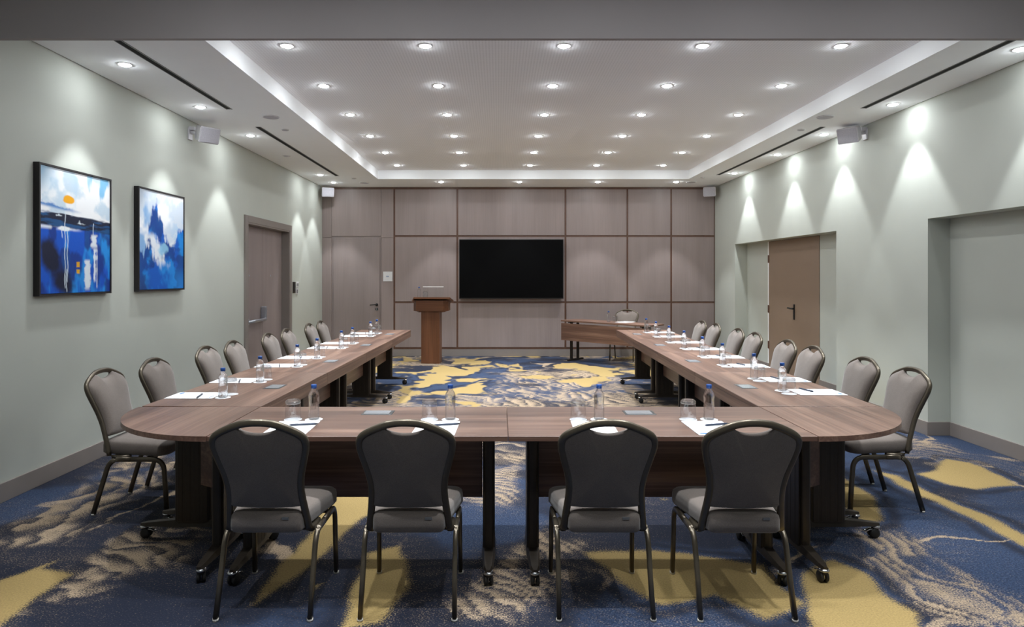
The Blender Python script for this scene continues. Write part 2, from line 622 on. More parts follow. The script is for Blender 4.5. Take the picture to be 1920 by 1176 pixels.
def carpet():
    xs = np.arange(XL - 0.02, 4.32, 0.02)
    ys = np.concatenate([np.linspace(YF - 0.05, 2.45, 20), np.arange(2.5, 6.0, 0.016), np.arange(6.0, YB + 0.06, 0.03)])
    X, Y = np.meshgrid(xs, ys)
    wx = (fbm(X * 1.5, Y * 1.5, 11) - 0.5) * 0.55 + (fbm(X * 7, Y * 7, 21, 3) - 0.5) * 0.10
    wy = (fbm(X * 1.5 + 40, Y * 1.5, 31) - 0.5) * 0.55 + (fbm(X * 7 + 9, Y * 7, 41, 3) - 0.5) * 0.10
    yel = np.full(X.shape, -9.0)
    far = sstep(5.0, 7.0, Y)
    a2 = fbm((X + wx) * 3.1 + 13, (Y + wy) * 2.2 + 0.9 * X, 57, 3)
    for p in YELLOW:
        q = [floor_pt(*v) for v in p]
        yel = np.maximum(yel, poly_sd(X + wx * (0.35 + 0.6 * far), Y + wy * (0.35 + 0.6 * far), q) + far * ((a2 - 0.5) * 0.9 - 0.06))
    near = 1 - sstep(4.8, 6.4, Y)
    # free pattern for the rest of the broadloom: angular shards, longer across the room
    a = fbm((X + wx * 1.8) * 1.35 + 3 + 0.30 * Y, (Y + wy * 1.8 - 0.25 * X) * 1.15, 51, 5)
    free = (a - 0.60) * 1.5 + (a2 - 0.5) * 0.62 + 0.06 * sstep(0.2, -1.2, X) * sstep(4.5, 6.5, Y)
    yel = np.maximum(yel, free - near * 0.35)

    def dune(ph):
        """crisp crest, then a fading slope"""
        q = ph - np.floor(ph)
        return sstep(0.0, 0.10, q) * (1 - q) ** 0.9

    tan = np.zeros(X.shape)
    for i, (pts, hw, (ka, kc), per) in enumerate(BANDS):
        q = [floor_pt(*v) for v in pts]
        S, T, L = line_st(X + wx * 0.6, Y + wy * 0.6, q)
        ph = (S * ka + T * kc) / per + (fbm(X * 2.6, Y * 2.6, 70 + i, 4) - 0.5) * 3.6
        st = dune(ph)
        ends = sstep(0.0, 0.18, S) * sstep(0.0, 0.18, L - S)
        m = (1 - sstep(0.45, 1.2, np.abs(T) / hw + (fbm(X * 4, Y * 4, 90 + i, 3) - 0.5) * 0.7)) * (0.3 + 0.7 * ends)
        cut = 0.35 + 0.65 * sstep(0.30, 0.55, fbm(X * 5 + 3, Y * 5, 120 + i, 3))
        tan = np.maximum(tan, m * cut * (0.16 + 0.72 * st))
    g = fbm((X + wx * 1.3) * 0.75 + 20, (Y + wy * 1.3) * 0.8 + 5, 61, 4)
    m = sstep(0.42, 0.50, g) * (1 - 0.75 * near)
    ph = ((X * 0.40 + Y) / 0.120) + (fbm(X * 1.1, Y * 1.1, 77, 4) - 0.5) * 9
    amp = sstep(0.28, 0.62, fbm(X * 2.4 + 8, Y * 2.4, 88, 3))
    tan = np.maximum(tan, m * amp * (0.12 + 0.85 * dune(ph)))
    # pale crest lines that rim some of the blue fields
    ln = np.abs(fbm((X + wx) * 1.0 + 31, (Y + wy) * 0.9, 131, 3) - 0.5)
    tan = np.maximum(tan, (1 - sstep(0.006, 0.020, ln)) * 0.75 * sstep(0.45, 0.6, fbm(X * 1.7, Y * 1.7 + 5, 141, 2)))
    dark = sstep(0.40, 0.62, fbm((X + wx) * 0.9 + 60, (Y + wy) * 1.2, 101, 4))
    dark = np.maximum(dark, np.exp(-((yel + 0.07) / 0.05) ** 2) * 0.8)
    Wy = sstep(-0.05, 0.07, yel)
    nx, ny = len(xs), len(ys)
    verts = np.stack([X.ravel(), Y.ravel(), np.zeros(X.size)], 1)
    i = np.arange((ny - 1) * (nx - 1))
    r, c = i // (nx - 1), i % (nx - 1)
    b0 = r * nx + c
    faces = np.stack([b0, b0 + 1, b0 + nx + 1, b0 + nx], 1)
    me = bpy.data.meshes.new('floor')
    me.from_pydata(verts.tolist(), [], faces.tolist())
    at = me.color_attributes.new('weave', 'FLOAT_COLOR', 'POINT')
    colr = np.stack([Wy.ravel(), tan.ravel(), dark.ravel(), np.ones(X.size)], 1).astype(np.float32)
    at.data.foreach_set('color', colr.ravel())
    m, nt, bs = new_mat('woven_carpet')
    va = nd(nt, 'ShaderNodeVertexColor')
    va.layer_name = 'weave'
    sep = nd(nt, 'ShaderNodeSeparateColor')
    nt.links.new(va.outputs['Color'], sep.inputs[0])
    tc = nd(nt, 'ShaderNodeTexCoord')
    n1 = nd(nt, 'ShaderNodeTexNoise')
    n1.inputs['Scale'].default_value = 130
    n1.inputs['Detail'].default_value = 3
    n2 = nd(nt, 'ShaderNodeTexNoise')
    n2.inputs['Scale'].default_value = 75
    n2.inputs['Detail'].default_value = 4
    for n in (n1, n2):
        nt.links.new(tc.outputs['Object'], n.inputs['Vector'])

    def dither(sock, amp, lo, hi, noise):
        k = nd(nt, 'ShaderNodeMath', operation='MULTIPLY_ADD')
        k.inputs[1].default_value = amp
        nt.links.new(noise.outputs['Fac'], k.inputs[0])
        nt.links.new(sock, k.inputs[2])
        mr = nd(nt, 'ShaderNodeMapRange')
        mr.interpolation_type = 'SMOOTHSTEP'
        mr.inputs['From Min'].default_value = lo + amp * 0.5
        mr.inputs['From Max'].default_value = hi + amp * 0.5
        nt.links.new(k.outputs[0], mr.inputs['Value'])
        return mr.outputs[0]

    def mix(fac, c1, c2):
        mx = nd(nt, 'ShaderNodeMix', data_type='RGBA')
        nt.links.new(fac, mx.inputs['Factor'])
        for sock, c in ((mx.inputs[6], c1), (mx.inputs[7], c2)):
            if isinstance(c, tuple):
                sock.default_value = (*lin(c), 1)
            else:
                nt.links.new(c, sock)
        return mx.outputs[2]

    blue = mix(dither(n1.outputs['Fac'], 0.8, 0.35, 0.65, n2), (35, 47, 70), (49, 64, 90))
    base = mix(dither(sep.outputs[2], 1.6, 0.20, 0.90, n1), blue, (26, 31, 46))
    t1 = mix(dither(sep.outputs[1], 1.7, 0.15, 0.80, n1), base, (156, 137, 114))
    y1 = mix(dither(sep.outputs[0], 1.5, 0.20, 0.75, n1), t1, (152, 130, 84))
    # pile mottling
    mt = nd(nt, 'ShaderNodeMapRange')
    mt.inputs['From Min'].default_value = 0.3
    mt.inputs['From Max'].default_value = 0.7
    mt.inputs['To Min'].default_value = 0.80
    mt.inputs['To Max'].default_value = 1.12
    nt.links.new(n1.outputs['Fac'], mt.inputs['Value'])
    fin = nd(nt, 'ShaderNodeVectorMath', operation='SCALE')
    nt.links.new(y1, fin.inputs[0])
    nt.links.new(mt.outputs[0], fin.inputs['Scale'])
    nt.links.new(fin.outputs[0], bs.inputs['Base Color'])
    bs.inputs['Roughness'].default_value = 0.95
    bs.inputs['Specular IOR Level'].default_value = 0.1
    bs.inputs['Sheen Weight'].default_value = 0.04
    bs.inputs['Sheen Roughness'].default_value = 0.6
    bp = nd(nt, 'ShaderNodeBump')
    bp.inputs['Strength'].default_value = 0.5
    bp.inputs['Distance'].default_value = 0.004
    nt.links.new(n1.outputs['Fac'], bp.inputs['Height'])
    nt.links.new(bp.outputs['Normal'], bs.inputs['Normal'])
    me.materials.append(m)
    o = put('floor', me)
    tag(o, 'blue and ochre patterned carpet with rippled sand motif', 'carpet', kind='structure')


carpet()

# ------------------------------------------------------------------ room shell
WT = 0.25


def structure(o, label, cat):
    return tag(o, label, cat, kind='structure')


NA = (7.83, 11.19)   # niche with brown door, along y
NB = (2.7, 6.16)     # plain niche near the camera
NZ, ND = 2.035, 0.21
# left door
LD0, LD1, LDZ = 8.57, 10.28, 2.20
w = MB()
w.box(XL - WT, XL, YF, LD0, 0, ZT + 0.1)
w.box(XL - WT, XL, LD1, YB + 0.2, 0, ZT + 0.1)
w.box(XL - WT, XL, LD0, LD1, LDZ, ZT + 0.1)
structure(w.build('wall_left', WALL_PAINT), 'pale grey-green painted wall with the two blue paintings', 'wall')
w = MB()
for a, b in ((YF, NB[0]), (NB[1], NA[0]), (NA[1], YB + 0.2)):
    w.box(XR, XR + ND, a, b, 0, NZ)
w.box(XR, XR + ND, YF, YB + 0.2, NZ, ZT + 0.1)
w.box(XR + ND, XR + ND + 0.1, YF, YB + 0.2, 0, ZT + 0.1)
structure(w.build('wall_right', WALL_PAINT), 'pale grey-green painted wall with two recessed niches', 'wall')
w = MB().box(XL - WT, XR + 0.35, YF - 0.15, YF, 0, ZT + 0.1)
structure(w.build('wall_front', WALL_PAINT), 'pale folding partition wall behind the viewer', 'wall')

# ceiling: soffit ring with a raised perforated tray
HD = 4.184 # far face of the hanging header
w = MB()
g = 0.014
w.box(XL + g, TL, HD, YB - 0.01, ZS, ZT)
w.box(TR, XR - g, HD, YB - 0.01, ZS, ZT)
w.box(TL, TR, TB, YB - 0.01, ZS, ZT)
w.box(TL, TR, HD, HD + 0.25, ZS, ZT)
w.box(XL - WT, XR + 0.35, YF - 0.15, HD, ZT, ZT + 0.1)
w.box(XL - WT, XR + 0.35, HD, YB + 0.2, ZT + 0.02, ZT + 0.1, mi=1)
w.box(TL, TR, HD + 0.2, TB + 0.05, ZT, ZT + 0.03, mi=2)
structure(w.build('ceiling', [CEIL_PAINT, DARK_GAP, PERF]), 'white ceiling with a raised perforated tray in the middle', 'ceiling')
w = MB().box(XL, XR, HD - 0.035, HD, 3.0, ZT + 0.02)
structure(w.build('trim_1', BEAM_PAINT), 'plain grey header hanging across the ceiling along the top', 'header')

# baseboards
def baseboard(name, segs, label):
    b = MB()
    for s in segs:
        b.box(*s, 0, 0.128, bev=0.003)
    structure(b.build(name, BASE_PAINT), label, 'baseboard')


T = 0.014
baseboard('baseboard_left', [(XL, XL + T, YF, LD0 - 0.1), (XL, XL + T, LD1 + 0.1, YB - 0.02)], 'taupe baseboard below the two paintings')
baseboard('baseboard_right', [(XR - T, XR, YF, NB[0] - T), (XR - T, XR, NB[1], NA[0]), (XR - T, XR, NA[1], YB - 0.02),
                              (XR + ND - T, XR + ND, NB[0], NB[1] - T), (XR - T, XR + ND, NB[1] - T, NB[1]), (XR - T, XR + ND, NB[0] - T, NB[0]),
                              (XR + ND - T, XR + ND, NA[0], 8.66), (XR + ND - T, XR + ND, 10.27, NA[1] - T), (XR, XR + ND, NA[1] - T, NA[1])],
          'taupe baseboard running into the recessed niches')

# ---- back wall: veneer panels set between dark battens
wb = MB().box(XL - WT, XR + 0.35, YB, YB + 0.2, 0, ZT + 0.1).build('wall_back', BATTEN)
structure(wb, 'taupe wood panelled wall carrying the screen, gridded by brown battens', 'wall')
VXS = [-1.945, -0.770, 1.244, 2.398, 3.214, XR]
HZS = [0.150, 1.003, 2.236, 3.125]
BW = 0.017


def panel(x0, x1, z0, z1, th=0.02, mat=VENEER):
    MB().box(x0, x1, YB - th, YB, z0, z1, bev=0.002, seg=1).build('panel', mat, wb)


for i in range(5):
    for j in range(3):
        panel(VXS[i] + BW, VXS[i + 1] - BW, HZS[j] + BW, HZS[j + 1] - BW)
DX0, DX1, DZ1 = -3.11, -2.19, 2.205
panel(XL + 0.002, DX0 - 0.004, 0.0, DZ1)
panel(XL + 0.002, DX0 - 0.004, DZ1 + 0.004, HZS[3] - BW)
panel(DX0, DX1, DZ1 + 0.03, HZS[3] - BW)
panel(DX1 + 0.004, VXS[0] - BW, 0.0, DZ1)
panel(DX1 + 0.004, VXS[0] - BW, DZ1 + 0.004, HZS[3] - BW)
for x in VXS:
    MB().box(x - BW, min(x + BW, XR), YB - 0.014, YB, 0.13, ZS - 0.02, bev=0.002, seg=1).build('batten', BATTEN, wb)
for j, z in enumerate(HZS):
    for i in range(5):
        MB().box(VXS[i] + BW, VXS[i + 1] - BW, YB - 0.014, YB, z - BW, z + BW, bev=0.002, seg=1).build('batten', BATTEN, wb)
MB().box(XL + 0.002, VXS[0] - BW, YB - 0.014, YB, HZS[3] - BW, ZS - 0.005, bev=0.002, seg=1).build('batten', BATTEN, wb)
baseboard('baseboard_back', [(VXS[0] - BW, XR, YB - 0.022, YB)], 'taupe baseboard below the panelled wall')

# service door in the panelled wall
d1 = thing('door_1', 'flush taupe veneer door in the panelled wall with black lever', 'door', (0, 0, 0), kind='structure')
MB().box(DX0, DX1, YB - 0.006, YB, 0.006, DZ1 + 0.028, mi=0).build('door_frame', DOOR_VENEER, d1)
lf = MB().box(DX0 + 0.035, DX1 - 0.03, YB - 0.019, YB - 0.004, 0.008, DZ1 - 0.005, bev=0.002, seg=1).build('leaf', DOOR_VENEER, d1)
hx, hz = -2.27, 0.96
h = MB()
h.lathe([(0.026, 0), (0.026, -0.009), (0.011, -0.012), (0.011, -0.05)], (hx, YB - 0.019, hz), 20, axis='y')
h.sweep([(hx + 0.012, YB - 0.066, hz), (hx - 0.04, YB - 0.068, hz), (hx - 0.12, YB - 0.066, hz - 0.006)], 0.018, 0.016, up=(0, 0, 1))
h.build('handle', BLACK, lf)
h = MB()
h.lathe([(0.026, 0), (0.026, -0.008)], (hx, YB - 0.019, hz - 0.085), 20, axis='y')
h.box(hx - 0.008, hx + 0.008, YB - 0.031, YB - 0.02, hz - 0.115, hz - 0.055, mi=1)
h.build('lock', [BLACK, CHROME], lf)

# double door in the painted wall
d2 = thing('door_2', 'taupe double door in a frame beyond the paintings with panic bar', 'door', kind='structure')
fr = MB()
fw = 0.10
fr.box(XL - 0.005, XL + 0.022, LD0 - fw, LD0, 0, LDZ + 0.09, bev=0.003)
fr.box(XL - 0.005, XL + 0.022, LD1, LD1 + fw, 0, LDZ + 0.09, bev=0.003)
fr.box(XL - 0.005, XL + 0.022, LD0, LD1, LDZ, LDZ + 0.09, bev=0.003)
fr.box(XL - 0.16, XL + 0.016, LD0, LD0 + 0.02, 0, LDZ)
fr.box(XL - 0.16, XL + 0.016, LD1 - 0.02, LD1, 0, LDZ)
fr.box(XL - 0.16, XL + 0.016, LD0 + 0.02, LD1 - 0.02, LDZ - 0.02, LDZ)
fr.build('door_frame', BASE_PAINT, d2)
LM = 9.44
for a, b in ((LD0 + 0.022, LM - 0.002), (LM + 0.002, LD1 - 0.022)):
    lf = MB().box(XL - 0.15, XL - 0.105, a, b, 0.006, LDZ - 0.022, bev=0.003).build('leaf', DOOR_VENEER, d2)
    k = MB()
    k.lathe([(0.012, 0), (0.012, 0.006)], (XL - 0.105, (a + b) / 2 - 0.1, 1.5), 12, axis='x')
    k.build('viewer', STEEL, lf)
    if a < LM - 0.5:
        p = MB()
        p.box(XL - 0.105, XL - 0.03, LM - 0.09, LM - 0.02, 0.86, 1.06, bev=0.015)
        p.sweep([(XL - 0.05, LM - 0.06, 0.89), (XL - 0.03, LM - 0.12, 0.88), (XL - 0.03, LM - 0.4, 0.88), (XL - 0.03, a + 0.09, 0.88)], 0.035, 0.04, up=(0, 0, 1))
        p.box(XL - 0.105, XL - 0.015, a + 0.05, a + 0.11, 0.84, 0.93, bev=0.012)
        p.build('panic_bar', STEEL, lf)

# brown door in the far niche
d3 = thing('door_3', 'plain brown door with black handle in the recessed niche', 'door', kind='structure')
X0 = XR + ND
lf = MB().box(X0 - 0.012, X0 + 0.02, 8.66, 10.27, 0.006, NZ - 0.004, bev=0.002, seg=1).build('leaf', DOOR_BROWN, d3)
MB().box(X0 - 0.008, X0 + 0.01, 10.272, 10.315, 0, NZ - 0.002).build('door_frame', CEIL_PAINT, d3)
for z in (0.42, 0.98, 1.76):
    MB().box(X0 - 0.022, X0 - 0.006, 10.25, 10.29, z - 0.06, z + 0.06, bev=0.004).build('hinge', BATTEN, lf)
h = MB()
h.box(X0 - 0.024, X0 - 0.012, 9.36, 9.40, 0.87, 1.09, bev=0.006)
h.lathe([(0.011, 0), (0.011, -0.05)], (X0 - 0.02, 9.38, 1.03), 14, axis='x')
h.sweep([(X0 - 0.068, 9.31, 1.03), (X0 - 0.068, 9.38, 1.03), (X0 - 0.068, 9.47, 1.035)], 0.022, 0.022, up=(0, 0, 1))
h.build('handle', BLACK, lf)

# ------------------------------------------------------------------ recessed downlights
ring = MB()
ring.lathe([(0.042, 0.004), (0.044, -0.003), (0.052, -0.004), (0.056, 0.0)], seg=24, cap=False)
RING_ME = ring.mesh('trim_ring', WHITE_PLASTIC)
le = MB()
le.lathe([(0.0005, -0.0145), (0.016, -0.0135), (0.030, -0.010), (0.038, -0.004), (0.0415, 0.003)], seg=20, cap=False)
LENS_ME = le.mesh('lens', LENS)
DEAD_ME = LENS_ME.copy()
DEAD_ME.materials[0] = DEAD_LENS
BEAM = {}


def beam_data(key, watts, size=66, blend=0.35):
    if key not in BEAM:
        l = bpy.data.lights.new('beam_' + key, 'SPOT')
        l.energy = watts
        l.color = LAMP_RGB
        l.spot_size = R(size)
        l.spot_blend = blend
        l.shadow_soft_size = 0.035
        BEAM[key] = l
    return BEAM[key]


def downlight(x, y, z, label, group, key='tray', watts=SPOT_W, size=66, blend=0.35, dead=False):
    t = thing('downlight', label, 'downlight', (x, y, z), group=group)
    put('trim_ring', RING_ME, t)
    put('lens', DEAD_ME if dead else LENS_ME, t)
    if not dead:
        l = bpy.data.objects.new('beam', beam_data(key, watts, size, blend))
        COL.objects.link(l)
        l.parent = t
        l.location = (0, 0, -0.03)
    return t


ROWS = [F * 1.8 / v for v in (431, 356, 302, 262, 231, 207)]
COLS = [-1.658 + 1.0845 * i for i in range(5)]
CNAME = ['at the painting side', 'second from the painting side', 'in the middle column', 'second from the niche side', 'at the niche side']
for j, y in enumerate(ROWS):
    for i, x in enumerate(COLS):
        rn = 'row closest to the header' if j == 0 else ('row closest to the screen wall' if j == 5 else ORD[j] + ' row from the header')
        downlight(x, y, ZT, f'tray downlight, {rn}, {CNAME[i]}', 'downlights in the raised ceiling tray')
for i, y in enumerate((5.125, 6.42, 7.72, 10.74, 11.6)):
    downlight(-2.92, y, ZS, f'soffit downlight above the painted wall with pictures, {ORD[i]} from the header', 'downlights along the picture wall', 'wash', WASH_W)
downlight(-2.92, 9.03, ZS, 'dim unlit soffit downlight above the double door', 'downlights along the picture wall', dead=True)
for i, y in enumerate((4.775, 6.32, 7.66, 8.94, 10.57)):
    downlight(3.80, y, ZS, f'soffit downlight above the niche wall, {ORD[i]} from the header', 'downlights along the niche wall', 'wash', WASH_W)
for i, x in enumerate((-1.01, 0.366, 1.743, 3.12)):
    downlight(x, 11.53, ZS, f'soffit downlight above the panelled wall, {ORD[i]} from the service door', 'downlights along the panelled wall', 'back', WASH_W)
# grid goes on over the viewer; last unseen row added to lift chair backs
for j, y in enumerate((3.30, 2.20, 1.10)):
    for i, x in enumerate(COLS):
        downlight(x, y, ZT, f'unseen downlight over the viewer, {ORD[j]} row before the header, {CNAME[i]}', 'downlights before the header', 'near', NEAR_W)

# ------------------------------------------------------------------ ceiling fittings
def slot(x, y0, y1, label):
    t = thing('slot_diffuser', label, 'air diffuser', (x, (y0 + y1) / 2, ZS), group='linear slot diffusers in the soffit')
    L = (y1 - y0) / 2
    MB().box(-0.022, 0.022, -L, L, -0.0015, 0.01).build('slot', DARK_GAP, t)
    MB().box(0.022, 0.032, -L, L, -0.004, 0.01).build('edge_strip', SLOT_METAL, t)
    MB().box(-0.027, -0.022, -L, L, -0.004, 0.01).build('edge_strip', SLOT_METAL, t)


slot(-2.67, 4.3, 6.5, 'dark linear slot diffuser above the two paintings')
slot(-2.67, 7.27, 10.85, 'dark linear slot diffuser above the double door')
slot(3.59, 4.3, 6.46, 'dark linear slot diffuser above the plain niche')
slot(3.59, 7.27, 10.74, 'dark linear slot diffuser above the brown door niche')


def disc(name, x, y, r, label, cat):
    t = thing(name, label, cat, (x, y, ZS), group='round ceiling fittings')
    MB().lathe([(r, 0.0), (r, -0.006), (r * 0.93, -0.010), (r * 0.90, -0.008)], seg=28, cap=False).build('rim', WHITE_PLASTIC, t)
    MB().lathe([(r * 0.90, -0.008), (0.001, -0.009)], seg=28, cap=False).build('face', GRILLE, t)


disc('ceiling_speaker', -2.364, 6.81, 0.085, 'round ceiling speaker between the slots on the picture side', 'speaker')
disc('ceiling_speaker', 3.39, 6.81, 0.085, 'round ceiling speaker between the slots on the niche side', 'speaker')
disc('smoke_detector', -2.41, 7.41, 0.04, 'small round detector beside the slot on the picture side', 'detector')
disc('smoke_detector', 3.415, 7.41, 0.04, 'small round detector beside the slot on the niche side', 'detector')
disc('smoke_detector', -2.45, 11.10, 0.04, 'small round detector by the tray corner above the service door', 'detector')
disc('smoke_detector', 3.42, 11.0, 0.04, 'small round detector by the tray corner at the niche end', 'detector')
disc('ceiling_speaker', -2.38, 11.62, 0.085, 'round ceiling speaker in the soffit above the service door', 'speaker')
disc('ceiling_speaker', 3.39, 11.55, 0.085, 'round ceiling speaker in the soffit at the niche end', 'speaker')


def wall_speaker(x, y, z, wallx, yaw, pitch, label, backwall=False):
    t = thing('wall_speaker', label, 'speaker', (x, y, z), group='white wall speakers below the ceiling')
    M = Matrix.Rotation(yaw, 4, 'Z') @ Matrix.Rotation(pitch, 4, 'X')
    b = bmesh.new()
    q = [(-0.11, -0.085, -0.085), (0.11, -0.085, -0.085), (0.085, 0.075, -0.075), (-0.085, 0.075, -0.075),
         (-0.11, -0.085, 0.085), (0.11, -0.085, 0.085), (0.085, 0.075, 0.075), (-0.085, 0.075, 0.075)]
    vs = [b.verts.new(p) for p in q]
    for f in ((0, 3, 2, 1), (4, 5, 6, 7), (0, 1, 5, 4), (1, 2, 6, 5), (2, 3, 7, 6), (3, 0, 4, 7)):
        b.faces.new([vs[i] for i in f])
    bmesh.ops.bevel(b, geom=list(b.edges), offset=0.008, segments=2, affect='EDGES')
    m = MB()
    m._join(b, 0, False, M)
    m.build('cabinet', GREY_PLASTIC, t)
    gr = bmesh.new()
    vs = [gr.verts.new(p) for p in ((-0.1, -0.0875, -0.075), (0.1, -0.0875, -0.075), (0.1, -0.0875, 0.075), (-0.1, -0.0875, 0.075),
                                    (-0.1, -0.083, -0.075), (0.1, -0.083, -0.075), (0.1, -0.083, 0.075), (-0.1, -0.083, 0.075))]
    for f in ((0, 1, 2, 3), (7, 6, 5, 4), (0, 4, 5, 1), (1, 5, 6, 2), (2, 6, 7, 3), (3, 7, 4, 0)):
        gr.faces.new([vs[i] for i in f])
    m = MB()
    m._join(gr, 0, False, M)
    m.build('grille', GRILLE, t)
    br = MB()
    if backwall:
        br.box(-0.03, 0.03, YB - y - 0.035, YB - y - 0.02, -0.06, 0.06, bev=0.004)
        br.sweep([(0, YB - y - 0.03, 0), (0, 0.02, 0)], 0.03, 0.03, up=(0, 0, 1))
    else:
        s = 1 if wallx > x else -1
        dx = wallx - x
        br.box(min(dx, dx - s * 0.015), max(dx, dx - s * 0.015), -0.04, 0.04, -0.06, 0.06, bev=0.004)
        br.sweep([(dx, 0, 0.02), (0, 0, 0)], 0.035, 0.035, up=(0, 0, 1))
        br.box(min(dx, dx - s * 0.06), max(dx, dx - s * 0.06), -0.03, 0.03, 0.04, 0.08, bev=0.006)
    br.build('bracket', GREY_PLASTIC, t)
    return t


wall_speaker(-3.11, 6.98, 3.005, XL, R(50), R(18), 'white wall speaker on bracket above and beyond the paintings')
wall_speaker(3.86, 7.20, 3.05, XR, R(-50), R(18), 'white wall speaker on bracket between the two niches')
wall_speaker(-3.13, 11.98, 3.03, XL, R(25), R(12), 'white wall speaker in the corner above the service door', True)
wall_speaker(3.86, 11.98, 3.04, XR, R(-25), R(12), 'white wall speaker in the corner of panelled and niche walls', True)

# ------------------------------------------------------------------ wall fittings
t = thing('control_panel', 'dark square control panel on the wall beside the double door', 'control panel', (XL, 10.53, 1.31))
MB().box(0, 0.012, -0.06, 0.06, -0.09, 0.09, bev=0.003).build('body', DARK_METAL, t)
MB().box(0.012, 0.0135, -0.045, 0.045, -0.06, 0.07).build('screen', BLACK, t)
t = thing('light_switch', 'white twin light switch above a grey plate by the double door', 'switch', (XL, 10.70, 1.35))
MB().box(0, 0.01, -0.065, 0.065, -0.045, 0.05, bev=0.003).build('plate', WHITE_PLASTIC, t)
for s in (-0.025, 0.03):
    MB().box(0.01, 0.014, s - 0.014, s + 0.014, -0.022, 0.026, bev=0.002).build('button', SLOT_METAL, t)
t = thing('socket_plate', 'grey wall plate directly below the white light switch', 'switch', (XL, 10.68, 1.245))
MB().box(0, 0.01, -0.05, 0.05, -0.045, 0.045, bev=0.003).build('plate', GREY_PLASTIC, t)
MB().box(0.01, 0.012, -0.03, 0.03, -0.03, 0.03, bev=0.001).build('insert', SLOT_METAL, t)
t = thing('wall_sign', 'small square white sign beside the service door lever', 'sign', (-2.065, YB - 0.02, 1.485))
MB().box(-0.085, 0.085, -0.010, 0, -0.09, 0.09, bev=0.002).build('plate', WHITE_PLASTIC, t)
MB().box(-0.028, 0.022, -0.0112, -0.0098, -0.010, 0.012).build('print', PRINT_GREY, t)

# television
t = thing('tv', 'large black flat television on the panelled wall', 'television', (0.234, YB - 0.02, 1.62))
MB().box(-0.5, 0.5, -0.05, 0.0, -0.3, 0.3, bev=0.004).build('wall_mount', BLACK, t)
MB().box(-0.965, 0.965, -0.105, -0.05, -0.548, 0.552, bev=0.006).build('housing', BLACK, t)
MB().box(-0.952, 0.952, -0.107, -0.104, -0.530, 0.540).build('screen', SCREEN, t)

